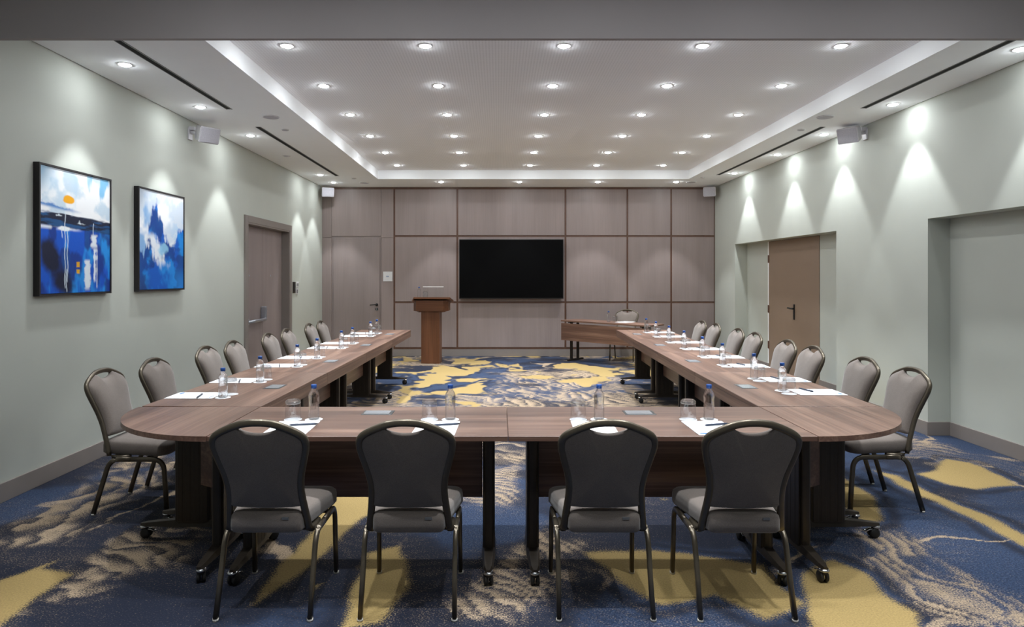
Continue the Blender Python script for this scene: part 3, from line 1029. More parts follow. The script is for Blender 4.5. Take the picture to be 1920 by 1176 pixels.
# ------------------------------------------------------------------ paintings
def canvas_sun(U, V):
    """U from the viewer's left, V downwards"""
    n1 = fbm(U * 5, V * 7, 201)
    n2 = fbm(U * 14, V * 30, 211)
    n3 = fbm(U * 9 + 4, V * 3.5, 221)
    st = fbm(U * 4, V * 40, 231)

    def C(*c):
        return np.array(lin(c))[None, None, :]

    def mix(a, b, f):
        return a * (1 - f[..., None]) + b * f[..., None]
    sky = mix(C(196, 214, 228) * np.ones(U.shape + (1,)), C(238, 240, 242), sstep(0.45, 0.62, n1 + 0.2 * (0.5 - np.abs(V - 0.2))))
    sky = mix(sky, C(130, 190, 228), sstep(0.52, 0.66, n3) * sstep(0.35, 0.8, U) * (1 - sstep(0.2, 0.34, V)))
    sky = mix(sky, C(150, 195, 225), (1 - sstep(0.0, 0.35, U)) * (1 - sstep(0.05, 0.3, V)) * 0.7)
    img = sky
    hor = 0.30 + 0.03 * U
    strk = sstep(0.0, 0.02, V - (0.27 + 0.06 * U) + (n2 - 0.5) * 0.05) * (1 - sstep(0.02, 0.05, V - (0.27 + 0.06 * U))) * (1 - sstep(0.3, 0.6, U))
    img = mix(img, C(25, 110, 185), strk * 0.9)
    sun = (1 - sstep(0.85, 1.1, np.hypot((U - 0.37) / 0.080, (V - 0.235) / 0.036) + (n2 - 0.5) * 0.35))
    img = mix(img, C(238, 168, 22), sun)
    dk = sstep(0, 0.02, V - (0.335 + 0.035 * U) + (st - 0.5) * 0.06)
    img = mix(img, C(22, 78, 130), dk)
    img = mix(img, C(18, 26, 52), dk * sstep(0.40, 0.56, st + 0.12 * (1 - sstep(0.0, 0.06, np.abs(V - 0.395)))))
    img = mix(img, C(220, 232, 240), dk * sstep(0.66, 0.76, 0.5 * n2 + 0.5 * st) * (1 - sstep(0.40, 0.47, V)))
    deep = sstep(0, 0.02, V - (0.455 + 0.025 * U) + (n1 - 0.5) * 0.05)
    blue = mix(C(4, 84, 196) * np.ones(U.shape + (1,)), C(30, 142, 226), sstep(0.45, 0.65, n3))
    blue = mix(blue, C(8, 44, 120), sstep(0.52, 0.66, fbm(U * 6, V * 4, 241)) * 0.8)
    bk = np.exp(-(((U - 0.10) / 0.16) ** 2 + ((V - 0.68) / 0.14) ** 2)) + np.exp(-(((U - 0.30) / 0.20) ** 2 + ((V - 0.90) / 0.14) ** 2))
    blue = mix(blue, C(14, 22, 52), sstep(0.35, 0.8, bk + (n1 - 0.5) * 0.7))
    img = mix(img, blue, deep)
    img = mix(img, C(236, 241, 245), deep * (1 - sstep(0.0, 0.03, V - 0.47)) * sstep(0.45, 0.55, n1) * (1 - sstep(0.42, 0.6, U)) * 0.9)
    spl = (1 - sstep(0.7, 1.1, np.hypot((U - 0.31) / 0.085, (V - 0.475) / 0.02) + (n2 - 0.5)))
    img = mix(img, C(240, 244, 247), spl)
    for u0, v0, v1, wd in ((0.745, 0.50, 0.64, 0.052), (0.755, 0.62, 0.93, 0.020), (0.79, 0.62, 0.98, 0.010), (0.645, 0.72, 1.0, 0.050)):
        m = (1 - sstep(0.5, 1.1, np.abs(U - u0) / wd + (n2 - 0.5) * 1.1)) * sstep(v0 - 0.01, v0 + 0.02, V) * (1 - sstep(v1 - 0.05, v1, V))
        img = mix(img, C(232, 240, 246), m * 0.95)
    for u0, v0, v1 in ((0.32, 0.34, 0.97), (0.355, 0.47, 0.92), (0.28, 0.47, 0.56), (0.735, 0.40, 0.52), (0.34, 0.8, 1.0)):
        m = (1 - sstep(0.003, 0.008, np.abs(U - u0 + 0.006 * np.sin(V * 30)))) * sstep(v0, v0 + 0.01, V) * (1 - sstep(v1 - 0.02, v1, V))
        img = mix(img, C(215, 230, 242), m * 0.8)
    for v0, h in ((0.765, 0.022), (0.825, 0.018)):
        m = (1 - sstep(0.8, 1.15, np.maximum(np.abs(U - 0.505) / 0.024, np.abs(V - v0) / h) + (n2 - 0.5) * 0.5))
        img = mix(img, C(222, 168, 40), m)
    return img


def canvas_wave(U, V):
    n1 = fbm(U * 4, V * 4.5, 301)
    n2 = fbm(U * 11, V * 16, 311)
    n3 = fbm(U * 3 + 7, V * 3.4, 321)
    jag = fbm(U * 22, V * 6, 331)

    def C(*c):
        return np.array(lin(c))[None, None, :]

    def mix(a, b, f):
        return a * (1 - f[..., None]) + b * f[..., None]
    img = mix(C(206, 218, 232) * np.ones(U.shape + (1,)), C(240, 243, 247), sstep(0.42, 0.6, n1))
    img = mix(img, C(120, 170, 220), sstep(0.55, 0.7, n3) * (1 - sstep(0.1, 0.4, U)) * 0.9)
    img = mix(img, C(150, 196, 232), sstep(0.52, 0.64, n2) * sstep(0.5, 0.9, U) * sstep(0.15, 0.4, V) * 0.6)
    # blue mass: rises as a plume left of the middle, falls to the right, climbs at the edge
    top = np.interp(U[0], [0, 0.10, 0.2, 0.28, 0.36, 0.44, 0.55, 0.68, 0.8, 0.88, 1.0], [0.66, 0.62, 0.36, 0.14, 0.12, 0.24, 0.42, 0.50, 0.54, 0.40, 0.30])[None, :]
    m = sstep(-0.03, 0.05, V - top + (jag - 0.5) * 0.22 + (n2 - 0.5) * 0.12)
    blue = mix(C(6, 90, 190) * np.ones(U.shape + (1,)), C(24, 134, 218), sstep(0.45, 0.62, n1))
    blue = mix(blue, C(8, 58, 132), sstep(0.50, 0.62, n3 + (n2 - 0.5) * 0.3) * 0.85)
    blue = mix(blue, C(40, 140, 226), sstep(0.6, 0.95, U) * sstep(0.7, 0.95, V) * 0.7)
    blue = mix(blue, C(30, 60, 110), (1 - sstep(0.0, 0.3, U)) * sstep(0.8, 1.0, V) * 0.8)
    img = mix(img, blue, m)
    # white breaker crossing below the plume
    cx = 0.18 + (V - 0.42) * 0.95
    br = (1 - sstep(0.06, 0.16, np.abs(U - cx) + (jag - 0.5) * 0.25 + (n2 - 0.5) * 0.15)) * sstep(0.40, 0.48, V) * (1 - sstep(0.68, 0.80, V + (jag - 0.5) * 0.15))
    img = mix(img, C(232, 238, 245), br * 0.95)
    lt = np.exp(-(((U - 0.5) / 0.16) ** 2 + ((V - 0.58) / 0.10) ** 2))
    img = mix(img, C(150, 205, 235), sstep(0.45, 0.8, lt + (n2 - 0.5) * 0.8) * 0.8)
    return img


def painting(y0, y1, z0, z1, fn, label):
    d = 0.045
    yc, zc = (y0 + y1) / 2, (z0 + z1) / 2
    t = thing('painting', label, 'painting', (XL, yc, zc), group='abstract blue paintings on the wall')
    w_, h_ = (y1 - y0) / 2, (z1 - z0) / 2
    e = 0.014
    f = MB()
    f.box(0, d, -w_, w_, h_ - e, h_)
    f.box(0, d, -w_, w_, -h_, -h_ + e)
    f.box(0, d, -w_, -w_ + e, -h_ + e, h_ - e)
    f.box(0, d, w_ - e, w_, -h_ + e, h_ - e)
    f.build('frame', FRAME_BLACK, t)
    MB().box(0.002, 0.03, -w_ + e, w_ - e, -h_ + e, h_ - e).build('backing', FRAME_BLACK, t)
    nu, nv = 170, 190
    iw, ih = w_ - e - 0.003, h_ - e - 0.003
    us, vs = np.linspace(0, 1, nu), np.linspace(0, 1, nv)
    U, V = np.meshgrid(us, vs)
    img = fn(U, V)
    verts = np.stack([np.full(U.size, d - 0.006), (U.ravel() * 2 - 1) * iw, (1 - 2 * V.ravel()) * ih], 1)
    i = np.arange((nv - 1) * (nu - 1))
    r, c = i // (nu - 1), i % (nu - 1)
    b0 = r * nu + c
    faces = np.stack([b0, b0 + nu, b0 + nu + 1, b0 + 1], 1)
    # canvas edge so that the sheet has thickness
    nb = len(verts)
    rim = [(0, 0), (nu - 1, 0), (nu - 1, nv - 1), (0, nv - 1)]
    fl = faces.tolist()
    vl = verts.tolist()
    for (a, b) in rim:
        v = vl[b * nu + a]
        vl.append([0.03, v[1], v[2]])
    cs = [b * nu + a for a, b in rim]
    for k in range(4):
        fl.append([cs[k], cs[(k + 1) % 4], nb + (k + 1) % 4, nb + k])
    me = bpy.data.meshes.new('canvas')
    me.from_pydata(vl, [], fl)
    at = me.color_attributes.new('paint', 'FLOAT_COLOR', 'POINT')
    cc = np.concatenate([img.reshape(-1, 3), np.full((4, 3), 0.5)], 0)
    cc = np.concatenate([cc, np.ones((len(cc), 1))], 1).astype(np.float32)
    at.data.foreach_set('color', cc.ravel())
    me.materials.append(CANVAS)
    put('canvas', me, t)
    return t


m, nt, b = new_mat('canvas_paint')
va = nd(nt, 'ShaderNodeVertexColor')
va.layer_name = 'paint'
nt.links.new(va.outputs['Color'], b.inputs['Base Color'])
b.inputs['Roughness'].default_value = 0.6
b.inputs['Specular IOR Level'].default_value = 0.3
tc = nd(nt, 'ShaderNodeTexCoord')
nz = nd(nt, 'ShaderNodeTexNoise')
nz.inputs['Scale'].default_value = 60
bp = nd(nt, 'ShaderNodeBump')
bp.inputs['Strength'].default_value = 0.3
bp.inputs['Distance'].default_value = 0.002
nt.links.new(tc.outputs['Object'], nz.inputs['Vector'])
nt.links.new(nz.outputs['Fac'], bp.inputs['Height'])
nt.links.new(bp.outputs['Normal'], b.inputs['Normal'])
CANVAS = m
painting(4.635, 5.50, 1.353, 2.306, canvas_sun, 'framed abstract painting with an orange sun over blue water')
painting(5.916, 6.78, 1.355, 2.310, canvas_wave, 'framed abstract painting of blue and white strokes without a sun')

# ------------------------------------------------------------------ banquet chair
def back_y(z):
    """rake of the backrest in side view"""
    t = max(0.0, (z - 0.36)) / 0.53
    return -0.150 - 0.165 * t ** 1.05


def chair_proto():
    t = thing('banquet_chair', 'x', 'chair')
    # outline of the back frame, tube centre line, right half from rail up to the crown
    half = [(0.178, 0.372), (0.168, 0.45), (0.159, 0.53), (0.158, 0.58), (0.165, 0.635), (0.179, 0.69), (0.191, 0.735), (0.198, 0.772), (0.194, 0.803), (0.174, 0.825), (0.130, 0.848), (0.075, 0.869), (0.030, 0.876), (0.0, 0.877)]
    hp = spline(half, 5)
    full = hp + [(-x, z) for x, z in hp[::-1][1:]]
    # tube: bends forward into the seat rail at both ends
    def fwd(s):
        return [(s * 0.178, -0.02, 0.362), (s * 0.178, -0.09, 0.358), (s * 0.178, -0.128, 0.360)]
    path = fwd(1) + [(x, back_y(z), z) for x, z in full] + fwd(-1)[::-1]
    m = MB()
    m.sweep(path, 0.032, 0.024, up=(0, -1, 0.25), k=8)
    m.build('back_frame', BRONZE, t)
    # upholstered back: panel filling the frame, dipped below the hand hold
    inn = []
    for x, z in hp:
        if z < 0.490:
            continue
        if z > 0.864:
            break
        inn.append((x - 0.006, z))
    x_e, z_e = inn[-1]
    dip = [(x_e * (1 - k / 6), 0.828 + (z_e - 0.010 - 0.828) * (1 - k / 6) ** 2) for k in range(1, 7)]
    bot = [(0.160 * k / 5, 0.484 - 0.010 * (1 - (k / 5) ** 2)) for k in range(0, 6)]
    right = bot + inn + dip
    outl = right + [(-x, z) for x, z in right[::-1][1:-1]]
    n = len(outl)
    cx, cz = 0.0, 0.655
    rings = [(0.0, 0.014), (0.93, 0.014), (1.0, 0.006), (1.0, -0.010), (0.975, -0.024), (0.90, -0.038), (0.72, -0.047), (0.4, -0.051), (0.0, -0.052)]
    v, f = [], []
    soft = [np.array(p) for p in outl]
    for _ in range(14):
        soft = [(soft[k - 1] + 2 * soft[k] + soft[(k + 1) % n]) / 4 for k in range(n)]
    for s, off in rings:
        for (x, z), q in zip(outl, soft):
            if off < -0.03:
                w_ = min(1.0, (-0.03 - off) / 0.014)
                x, z = x + (q[0] - x) * w_, z + (q[1] - z) * w_
            zz = cz + (z - cz) * s
            v.append(((x - cx) * s + cx, back_y(zz) - off, zz))
    for r in range(len(rings) - 1):
        for i in range(n):
            j = (i + 1) % n
            f.append((r * n + i, r * n + j, (r + 1) * n + j, (r + 1) * n + i))
    MB().raw(v, f).build('backrest', FABRIC, t)
    # seat cushion
    corner = []
    def rc(cx_, cy_, r_, a0):
        return [(cx_ + r_ * math.cos(R(a0 + 90 * k / 5)), cy_ + r_ * math.sin(R(a0 + 90 * k / 5))) for k in range(6)]
    so = rc(0.155, 0.165, 0.065, 0) + rc(-0.155, 0.165, 0.065, 90) + rc(-0.128, -0.185, 0.03, 180) + rc(0.128, -0.185, 0.03, 270)
    # straight edges get a few more points
    n = len(so)
    rings = [(0.0, 0.372), (0.96, 0.372), (1.0, 0.382), (1.0, 0.425), (0.985, 0.443), (0.93, 0.454), (0.7, 0.463), (0.35, 0.467), (0.0, 0.468)]
    v, f = [], []
    for s, z in rings:
        for x, y in so:
            yy = y * s
            v.append((x * s, yy, z - (0.012 * sstep(0.12, 0.24, yy) if z > 0.4 else 0)))
    for r in range(len(rings) - 1):
        for i in range(n):
            j = (i + 1) % n
            f.append((r * n + i, r * n + j, (r + 1) * n + j, (r + 1) * n + i))
    seat = MB().raw(v, f).build('seat', FABRIC, t)
    MB().box(0.075, 0.105, -0.2165, -0.2135, 0.432, 0.443).build('tag', SLOT_METAL, seat)
    # legs with their half of the seat rail
    gl = MB().lathe([(0.0135, 0), (0.0135, 0.012)], seg=10)
    GL = gl.mesh('glide', GLIDE)
    for s in (-1, 1):
        x = 0.203
        front = [(s * x, 0.0, 0.350)] + [(s * x, 0.11, 0.350)] + bez((s * x, 0.13, 0.350), (s * x, 0.197, 0.350), (s * x, 0.206, 0.285), 6) + [(s * x, 0.215, 0.16), (s * (x + 0.002), 0.224, 0.010)]
        rear = [(s * x, 0.0, 0.350)] + [(s * x, -0.06, 0.350)] + bez((s * x, -0.075, 0.350), (s * x, -0.128, 0.350), (s * x, -0.150, 0.295), 6) + [(s * x, -0.19, 0.165), (s * (x + 0.002), -0.236, 0.010)]
        for pth in (front, rear):
            lg = MB().sweep(pth, 0.021, 0.030, up=(0, 1, 0.3), k=8).build('leg', BRONZE, t)
            g_ = put('glide', GL, lg, (pth[-1][0], pth[-1][1], 0.0))
    m = MB()
    m.sweep([(-0.195, 0.10, 0.358), (0.195, 0.10, 0.358)], 0.02, 0.02, up=(0, 0, 1))
    m.sweep([(-0.195, -0.11, 0.358), (0.195, -0.11, 0.358)], 0.02, 0.02, up=(0, 0, 1))
    m.box(-0.15, 0.15, -0.13, 0.13, 0.362, 0.372)
    m.build('seat_frame', DARK_METAL, t)
    remember(t)
    return t


chair0 = chair_proto()
used = [False]


def place_chair(x, y, rot, label, group):
    if not used[0]:
        used[0] = True
        c = chair0
    else:
        c = copy_tree(chair0)
    c.location = (x, y, 0)
    c.rotation_euler = (0, 0, rot)
    tag(c, label, 'chair', group)
    return c


FCH = [(-1.024, 3.085), (-0.397, 3.085), (0.467, 3.085), (1.080, 3.080)]
fl = ['taupe banquet chair seen from behind, closest to the painting-side rounded corner',
      'taupe banquet chair seen from behind, second from the painting-side rounded corner',
      'taupe banquet chair seen from behind, second from the niche-side rounded corner',
      'taupe banquet chair seen from behind, closest to the niche-side rounded corner']
for i, (x, y) in enumerate(FCH):
    place_chair(x, y, 0, fl[i], 'banquet chairs at the near tables')
LCH = list(zip((-2.30, -2.26, -2.25, -2.21, -2.165, -2.15, -2.13, -2.12), (4.31, 4.86, 5.70, 6.18, 7.0, 7.56, 8.40, 8.90)))
RCH = list(zip((2.45, 2.45, 2.44, 2.457, 2.474, 2.487, 2.49, 2.47), (4.36, 4.92, 5.70, 6.25, 7.08, 7.62, 8.42, 8.92)))
for i in range(8):
    w_ = 'closest to' if i == 0 else ORD[i] + ' from'
    place_chair(*LCH[i], R(-90), f'taupe banquet chair along the picture wall, {w_} the rounded table corner', 'banquet chairs along the picture wall')
    place_chair(*RCH[i], R(90), f'taupe banquet chair along the niche wall, {w_} the rounded table corner', 'banquet chairs along the niche wall')

# ------------------------------------------------------------------ conference tables
def caster_mesh():
    m = MB()
    for s in (-1, 1):
        m.lathe([(0.004, s * 0.006), (0.026, s * 0.006), (0.028, s * 0.010), (0.028, s * 0.018), (0.024, s * 0.021), (0.004, s * 0.021)], (0, 0, 0.028), 16, mi=0, axis='x')
    m.lathe([(0.008, 0.02), (0.008, 0.072)], (0, 0.012, 0), 10, mi=1)
    m.lathe([(0.024, 0.058), (0.026, 0.064), (0.020, 0.072)], (0, 0.012, 0), 14, mi=1)
    m.box(-0.013, 0.013, -0.006, 0.024, 0.040, 0.062, bev=0.004, mi=0)
    m.sweep([(0, 0.01, 0.052), (0, -0.03, 0.050), (0, -0.055, 0.040)], 0.026, 0.007, mi=1, up=(0, 0, 1))
    return m.mesh('caster', [RUBBER, CHROME])


CASTER = caster_mesh()


def column_mesh():
    """wide ribbed column, T foot below and bracket above; its length runs along local x"""
    m = MB()
    a, b = 0.105, 0.030
    o = []
    for i in range(24):
        an = 2 * math.pi * i / 24
        c, s = math.cos(an), math.sin(an)
        o.append((a * math.copysign(abs(c) ** 0.35, c), b * math.copysign(abs(s) ** 0.5, s)))
    m.prism(o, 0.09, TZ - 0.05, smooth=False)
    for x in (-0.07, -0.025, 0.025, 0.07):
        for s in (-1, 1):
            m.box(x - 0.016, x + 0.016, s * b * 0.92 - 0.003, s * b * 0.92 + 0.003, 0.10, TZ - 0.05, bev=0.002, seg=1)
    m.box(-0.26, 0.26, -0.025, 0.025, TZ - 0.05, TZ - 0.0245)
    return m.mesh('leg', DARK_METAL)


def foot_mesh():
    m = MB()
    v, f = [], []
    for x, hw, z0, z1 in ((-0.305, 0.012, 0.072, 0.084), (-0.27, 0.024, 0.072, 0.090), (-0.10, 0.034, 0.072, 0.108), (0.10, 0.034, 0.072, 0.108), (0.27, 0.024, 0.072, 0.090), (0.305, 0.012, 0.072, 0.084)):
        v += [(x, -hw, z0), (x, hw, z0), (x, hw * 0.7, z1), (x, -hw * 0.7, z1)]
    for i in range(5):
        for k in range(4):
            f.append((i * 4 + k, i * 4 + (k + 1) % 4, i * 4 + 4 + (k + 1) % 4, i * 4 + 4 + k))
    f += [(0, 1, 2, 3), (23, 22, 21, 20)]
    m.raw(v, f, 0, False)
    return m.mesh('foot', DARK_METAL)


COLUMN, FOOT = column_mesh(), foot_mesh()
SCREW = MB().lathe([(0.006, 0), (0.006, 0.003)], seg=8).mesh('screw', CHROME)


def add_leg(t, x, y, rot):
    lg = put('leg', COLUMN, t, (x, y, 0), rot)
    put('foot', FOOT, lg)
    for s in (-1, 1):
        c = put('caster', CASTER, lg, (s * 0.275, 0, 0), R(90 if s < 0 else -90) + random.uniform(-0.7, 0.7))
    return lg


def plate(t, x, y):
    p = MB()
    p.box(x - 0.085, x + 0.085, y - 0.055, y + 0.055, TZ - 0.004, TZ + 0.002, bev=0.0015, seg=1)
    pl = p.build('cable_cover', PLATE_RIM, t)
    MB().box(x - 0.074, x + 0.066, y - 0.046, y + 0.046, TZ + 0.002, TZ + 0.0035).build('flap', PLATE, pl)
    return pl


def table(loc, rot, L, label, group, inset=0.13):
    """local x along the length, +y is the inner (apron) side, origin at the middle of the inner edge"""
    t = thing('conference_table', label, 'table', loc, rot, group)
    D = 0.698
    h = L / 2 - 0.001
    MB().box(-h, h, -D, 0, TZ - 0.025, TZ, bev=0.002, seg=1).build('table_top', WALNUT, t)
    MB().box(-h, h, -0.022, -0.001, TZ - 0.095, TZ - 0.0255, bev=0.001, seg=1).build('apron', WALNUT, t)
    MB().box(-h + inset + 0.035, h - inset - 0.035, -0.335, -0.317, 0.33, TZ - 0.03, bev=0.001, seg=1).build('modesty_panel', WALNUT, t)
    for s in (-1, 1):
        add_leg(t, s * (h - inset), -0.34, R(90))
    plate(t, 0, -0.165)
    return t


# near tables: inner side faces the screen wall
NF = 3.80
jx = 0.045
CLx, CRx = -1.381, 1.511
table(((CLx + jx) / 2, NF, 0), 0, jx - CLx, 'walnut conference table in the near run, painting side of the joint', 'tables in the near run', 0.095)
table(((CRx + jx) / 2, NF, 0), 0, CRx - jx, 'walnut conference table in the near run, niche side of the joint', 'tables in the near run', 0.13)
TLEN = 1.345
AL, AR = math.atan2(0.150, 5.3), math.atan2(0.140, 5.4)
for i in range(4):
    w_ = 'joined to' if i == 0 else ORD[i] + ' from'
    s = TLEN * (i + 0.5)
    # left run: inner side towards +x; local x points along -y
    p = (CLx + math.sin(AL) * s, NF + 0.004 + math.cos(AL) * s, 0)
    table(p, R(-90) - AL, TLEN, f'walnut conference table in the picture wall run, {w_} the rounded corner', 'tables in the picture wall run')
    p = (CRx + math.sin(AR) * s, NF + 0.024 + math.cos(AR) * s, 0)
    table(p, R(90) - AR, TLEN, f'walnut conference table in the niche wall run, {w_} the rounded corner', 'tables in the niche wall run')


def corner_table(cx, cy, sx, label):
    t = thing('corner_table', label, 'table', (cx, cy, 0), 0, 'rounded corner tables')
    r = 0.70
    o = [(0, 0)] + [(sx * r * math.cos(R(90 * k / 24)), -r * math.sin(R(90 * k / 24))) for k in range(25)]
    if sx > 0:
        o = o[::-1]
    # grain follows the long runs: build along local x, turned by 90 degrees
    top = MB().prism([(y, -x) for x, y in o], TZ - 0.025, TZ).mesh('table_top', [WALNUT])
    put('table_top', top, t, None, R(90))
    add_leg(t, sx * 0.36, -0.04, 0)
    add_leg(t, sx * 0.075, -0.31, R(90))
    a, b = (sx * 0.30, -0.075), (sx * 0.105, -0.20)
    n = Vector((b[1] - a[1], a[0] - b[0])).normalized() * 0.009
    MB().prism([(a[0] + n.x, a[1] + n.y), (b[0] + n.x, b[1] + n.y), (b[0] - n.x, b[1] - n.y), (a[0] - n.x, a[1] - n.y)], 0.315, TZ - 0.03).build('modesty_panel', WALNUT, t)
    return t


corner_table(CLx - 0.002, NF, -1, 'quarter-round walnut corner table on the painting side')
corner_table(CRx + 0.002, NF, 1, 'quarter-round walnut corner table on the niche side')

# ------------------------------------------------------------------ place settings
def bottle_proto():
    t = thing('water_bottle', 'x', 'bottle')
    prof = [(0.001, 0.0), (0.024, 0.0), (0.0275, 0.004), (0.0280, 0.02), (0.0270, 0.035), (0.0282, 0.05), (0.0270, 0.065), (0.0262, 0.085), (0.0272, 0.105), (0.0280, 0.118), (0.0270, 0.130), (0.0215, 0.145), (0.0145, 0.154), (0.0125, 0.160), (0.0125, 0.166), (0.001, 0.166)]
    MB().lathe(prof, seg=24, cap=False).build('body', WATER, t)
    MB().lathe([(0.0001, 0.184), (0.0135, 0.184), (0.0148, 0.181), (0.0148, 0.164), (0.0140, 0.1635)], seg=20, cap=False).build('cap', BLUE_CAP, t)
    remember(t)
    return t


def tumbler_proto():
    t = thing('drinking_glass', 'x', 'glass')
    MB().lathe([(0.0405, 0.0), (0.0408, 0.003), (0.0402, 0.04), (0.0385, 0.084)], seg=28, cap=False).build('bowl', TUMBLER, t)
    MB().lathe([(0.001, 0.082), (0.036, 0.083), (0.0400, 0.087), (0.0385, 0.098), (0.030, 0.105), (0.012, 0.108), (0.001, 0.108)], seg=28, cap=False).build('base', TUMBLER_BASE, t)
    remember(t)
    return t


def pad_proto():
    t = thing('notepad', 'x', 'notepad')
    MB().box(-0.105, 0.105, -0.148, 0.148, 0, 0.004, bev=0.0008, seg=1).build('sheets', PAPER, t)
    o = [(-0.068 + 0.026 * math.cos(2 * math.pi * k / 20), -0.118 + 0.012 * math.sin(2 * math.pi * k / 20)) for k in range(20)]
    MB().prism(o, 0.004, 0.0044).build('printed_logo', PRINT_BLUE, t)
    MB().box(0.015, 0.085, 0.118, 0.126, 0.004, 0.0044).build('printed_line', PRINT_GREY, t)
    remember(t)
    return t


def pen_proto():
    t = thing('pen', 'x', 'pen')
    MB().lathe([(0.002, -0.068), (0.0048, -0.060), (0.0050, 0.045), (0.0042, 0.060)], (0, 0, 0.0051), 10, axis='x').build('barrel', PEN_BLUE, t)
    MB().lathe([(0.0042, 0.060), (0.0012, 0.072)], (0, 0, 0.0051), 10, axis='x').build('tip', PEN_BLACK, t)
    MB().box(-0.064, -0.025, -0.0016, 0.0016, 0.0102, 0.0122).build('clip', CHROME, t)
    remember(t)
    return t


def coaster_proto(r):
    return MB().lathe([(0.001, 0), (r, 0), (r, 0.0012), (0.001, 0.0012)], seg=24, cap=False).mesh('paper_coaster', PAPER)


PROTO = {'bottle': bottle_proto(), 'glass': tumbler_proto(), 'pad': pad_proto(), 'pen': pen_proto()}
COASTER_ME = coaster_proto(0.046)
spare = {k: True for k in PROTO}


def inst(key, loc, rot, label, cat, group):
    if spare[key]:
        spare[key] = False
        o = PROTO[key]
    else:
        o = copy_tree(PROTO[key])
    o.location = loc
    o.rotation_euler = (0, 0, rot)
    tag(o, label, cat, group)
    return o


def place(x, y, rot, where, z=TZ, pad=True, lat=(0.055, -0.055), sub='place'):
    """x, y: middle of the notepad's lower end at the table edge; rot turns local +y to face the table's inner side"""
    c, s = math.cos(rot), math.sin(rot)

    def at(u, v, dz):
        return (x + u * c - v * s, y + u * s + v * c, z + dz)
    j = random.uniform(-0.04, 0.04)
    inst('pad', at(0, 0.152, 0.0003), rot + j, f'white notepad at {where}', 'notepad', 'notepads on the tables')
    inst('pen', at(0.045, 0.20, 0.0046), rot + random.uniform(0.15, 0.35), f'dark pen on the notepad at {where}', 'pen', 'pens on the notepads')
    for u, nm in ((lat[0], 'bottle'), (lat[1], 'glass')):
        o = put('paper_coaster', COASTER_ME, None, at(u, 0.352, 0.0004))
        tag(o, f'white paper coaster under the {nm} at {where}', 'coaster', 'paper coasters on the tables')
    inst('bottle', at(lat[0], 0.352, 0.0018), random.uniform(0, 6), f'clear water bottle with blue cap at {where}', 'bottle', 'water bottles on the tables')
    inst('glass', at(lat[1], 0.352, 0.0018), 0, f'upturned drinking glass at {where}', 'glass', 'upturned glasses on the tables')


for i, (x, _) in enumerate([(-1.03, 0), (-0.31, 0), (0.475, 0), (1.055, 0)]):
    place(x, NF - 0.690, 0, ['near run, first place from the picture wall', 'near run, second place from the picture wall', 'near run, second place from the niche wall', 'near run, first place from the niche wall'][i])
for i in range(8):
    dl = (4.15, 4.74, 5.53, 6.07, 6.90, 7.36, 8.25, 8.63)[i]
    dr = (4.26, 4.77, 5.51, 6.11, 6.78, 7.45, 8.15, 8.76)[i]
    xl = CLx + math.tan(AL) * (dl - NF) - 0.700
    xr = CRx + math.tan(AR) * (dr - NF) + 0.700
    place(xl + 0.004, dl, R(-90) - AL, f'picture wall run, {ORD[i]} place from rounded corner')
    place(xr - 0.004, dr, R(90) - AR, f'niche wall run, {ORD[i]} place from rounded corner')

# ------------------------------------------------------------------ presenter's table and chair
PA, PB = Vector((1.10, 11.62)), Vector((2.36, 10.33))
dv = (PB - PA)
PL = dv.length
prot = math.atan2(dv.y, dv.x)
PZ = 0.715
t = thing('presenter_table', 'walnut presenter table with modesty panel standing askew before the panelled wall', 'table', (PA.x, PA.y, 0), prot)
MB().box(0, PL, 0, 0.46, PZ - 0.025, PZ, bev=0.002, seg=1).build('table_top', WALNUT, t)
MB().box(0.0, PL, 0.010, 0.030, 0.36, PZ - 0.055, bev=0.001, seg=1).build('modesty_panel', WALNUT, t)
for x in (0.16, PL - 0.16):
    for y in (0.10, 0.28):
        MB().box(x - 0.018, x + 0.018, y - 0.018, y + 0.018, 0.03, PZ - 0.025).build('leg', DARK_METAL, t)
    MB().box(x - 0.02, x + 0.02, 0.0, 0.42, 0.0, 0.032, bev=0.006).build('foot', DARK_METAL, t)
    MB().box(x - 0.02, x + 0.02, 0.03, 0.40, PZ - 0.045, PZ - 0.025).build('bracket', DARK_METAL, t)
c = place_chair(2.22, 11.62, R(158), 'taupe banquet chair behind the askew presenter table, facing the room', None)
if 'group' in c:
    del c['group']
nrm = Vector((-math.sin(prot), math.cos(prot)))
pm = PA + dv * 0.48 + nrm * 0.40
q = rot_p = prot + math.pi
inst('bottle', (1.86, 11.10, PZ + 0.0003), 0, 'clear water bottle on the askew presenter table', 'bottle', 'water bottles on the tables')
inst('glass', (1.955, 11.03, PZ + 0.0003), 0, 'upturned drinking glass on the askew presenter table', 'glass', 'upturned glasses on the tables')
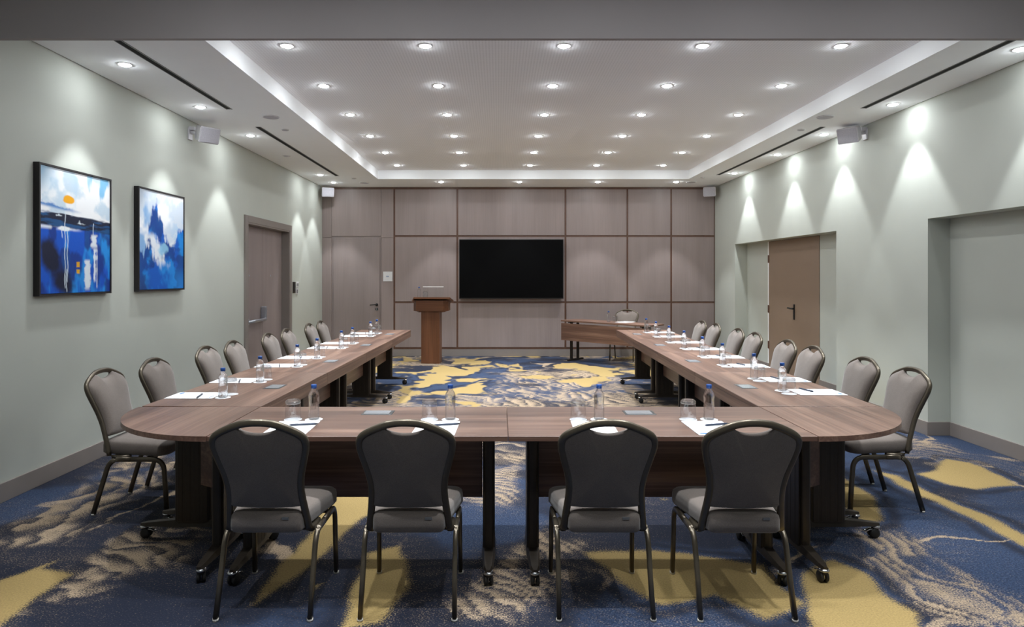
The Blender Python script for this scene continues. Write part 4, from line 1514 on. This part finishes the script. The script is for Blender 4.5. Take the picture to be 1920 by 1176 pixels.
inst('pad', (2.13, 11.05, PZ + 0.0003), prot, 'white notepad on the askew presenter table', 'notepad', 'notepads on the tables')

# ------------------------------------------------------------------ lectern
LX, LY = -1.155, 11.30
t = thing('lectern', 'brown wooden lectern with column and flared top by the screen', 'lectern', (LX, LY, 0), R(-4))
MB().box(-0.158, 0.158, -0.13, 0.13, 0.0, 0.905, bev=0.004).build('column', OAK, t)
b = MB()
o = [(-0.31, -0.02), (-0.24, -0.16), (0.225, -0.16), (0.295, -0.02), (0.295, 0.20), (-0.31, 0.20)]
b.prism(o, 0.895, 1.075)
b.prism([(x * 0.8, y * 0.8) for x, y in o], 0.875, 0.896)
b.build('head', OAK_H, t)
b = MB()
v = []
for z_ in (0.0, 0.03):
    v += [(-0.275, -0.20, 1.105 + z_), (0.345, -0.20, 1.105 + z_), (0.345, 0.26, 1.035 + z_), (-0.40, 0.26, 1.025 + z_)]
f = [(3, 2, 1, 0), (4, 5, 6, 7)] + [(i, (i + 1) % 4, 4 + (i + 1) % 4, 4 + i) for i in range(4)]
b.raw(v, f, 0, False)
b.build('reading_desk', OAK_H, t)
b = MB()
v = []
for k, z_ in enumerate((0.0, 1.0)):
    v += [(-0.305, -0.155, 1.073 + z_ * 0.040), (0.29, -0.155, 1.073 + z_ * 0.040), (0.29, 0.19, 1.05), (-0.305, 0.19, 1.05)]
b.box(-0.30, 0.285, -0.15, 0.1, 1.06, 1.08)
b.build('desk_support', OAK_H, t)
t2 = thing('acrylic_screen', 'clear acrylic guard standing on the lectern top', 'screen', (LX + 0.04, LY - 0.17, 1.130), R(-4))
MB().box(-0.17, 0.18, -0.004, 0.004, 0.0, 0.175).build('sheet', ACRYLIC, t2)
MB().box(-0.17, 0.18, -0.006, 0.006, 0.175, 0.185).build('top_edge', ACRYLIC_EDGE, t2)
inst('bottle', (LX - 0.20, LY - 0.13, 1.1255), 0, 'clear water bottle standing on the lectern', 'bottle', 'water bottles on the tables')
inst('glass', (LX - 0.095, LY - 0.12, 1.124), 0, 'upturned drinking glass standing on the lectern', 'glass', 'upturned glasses on the tables')
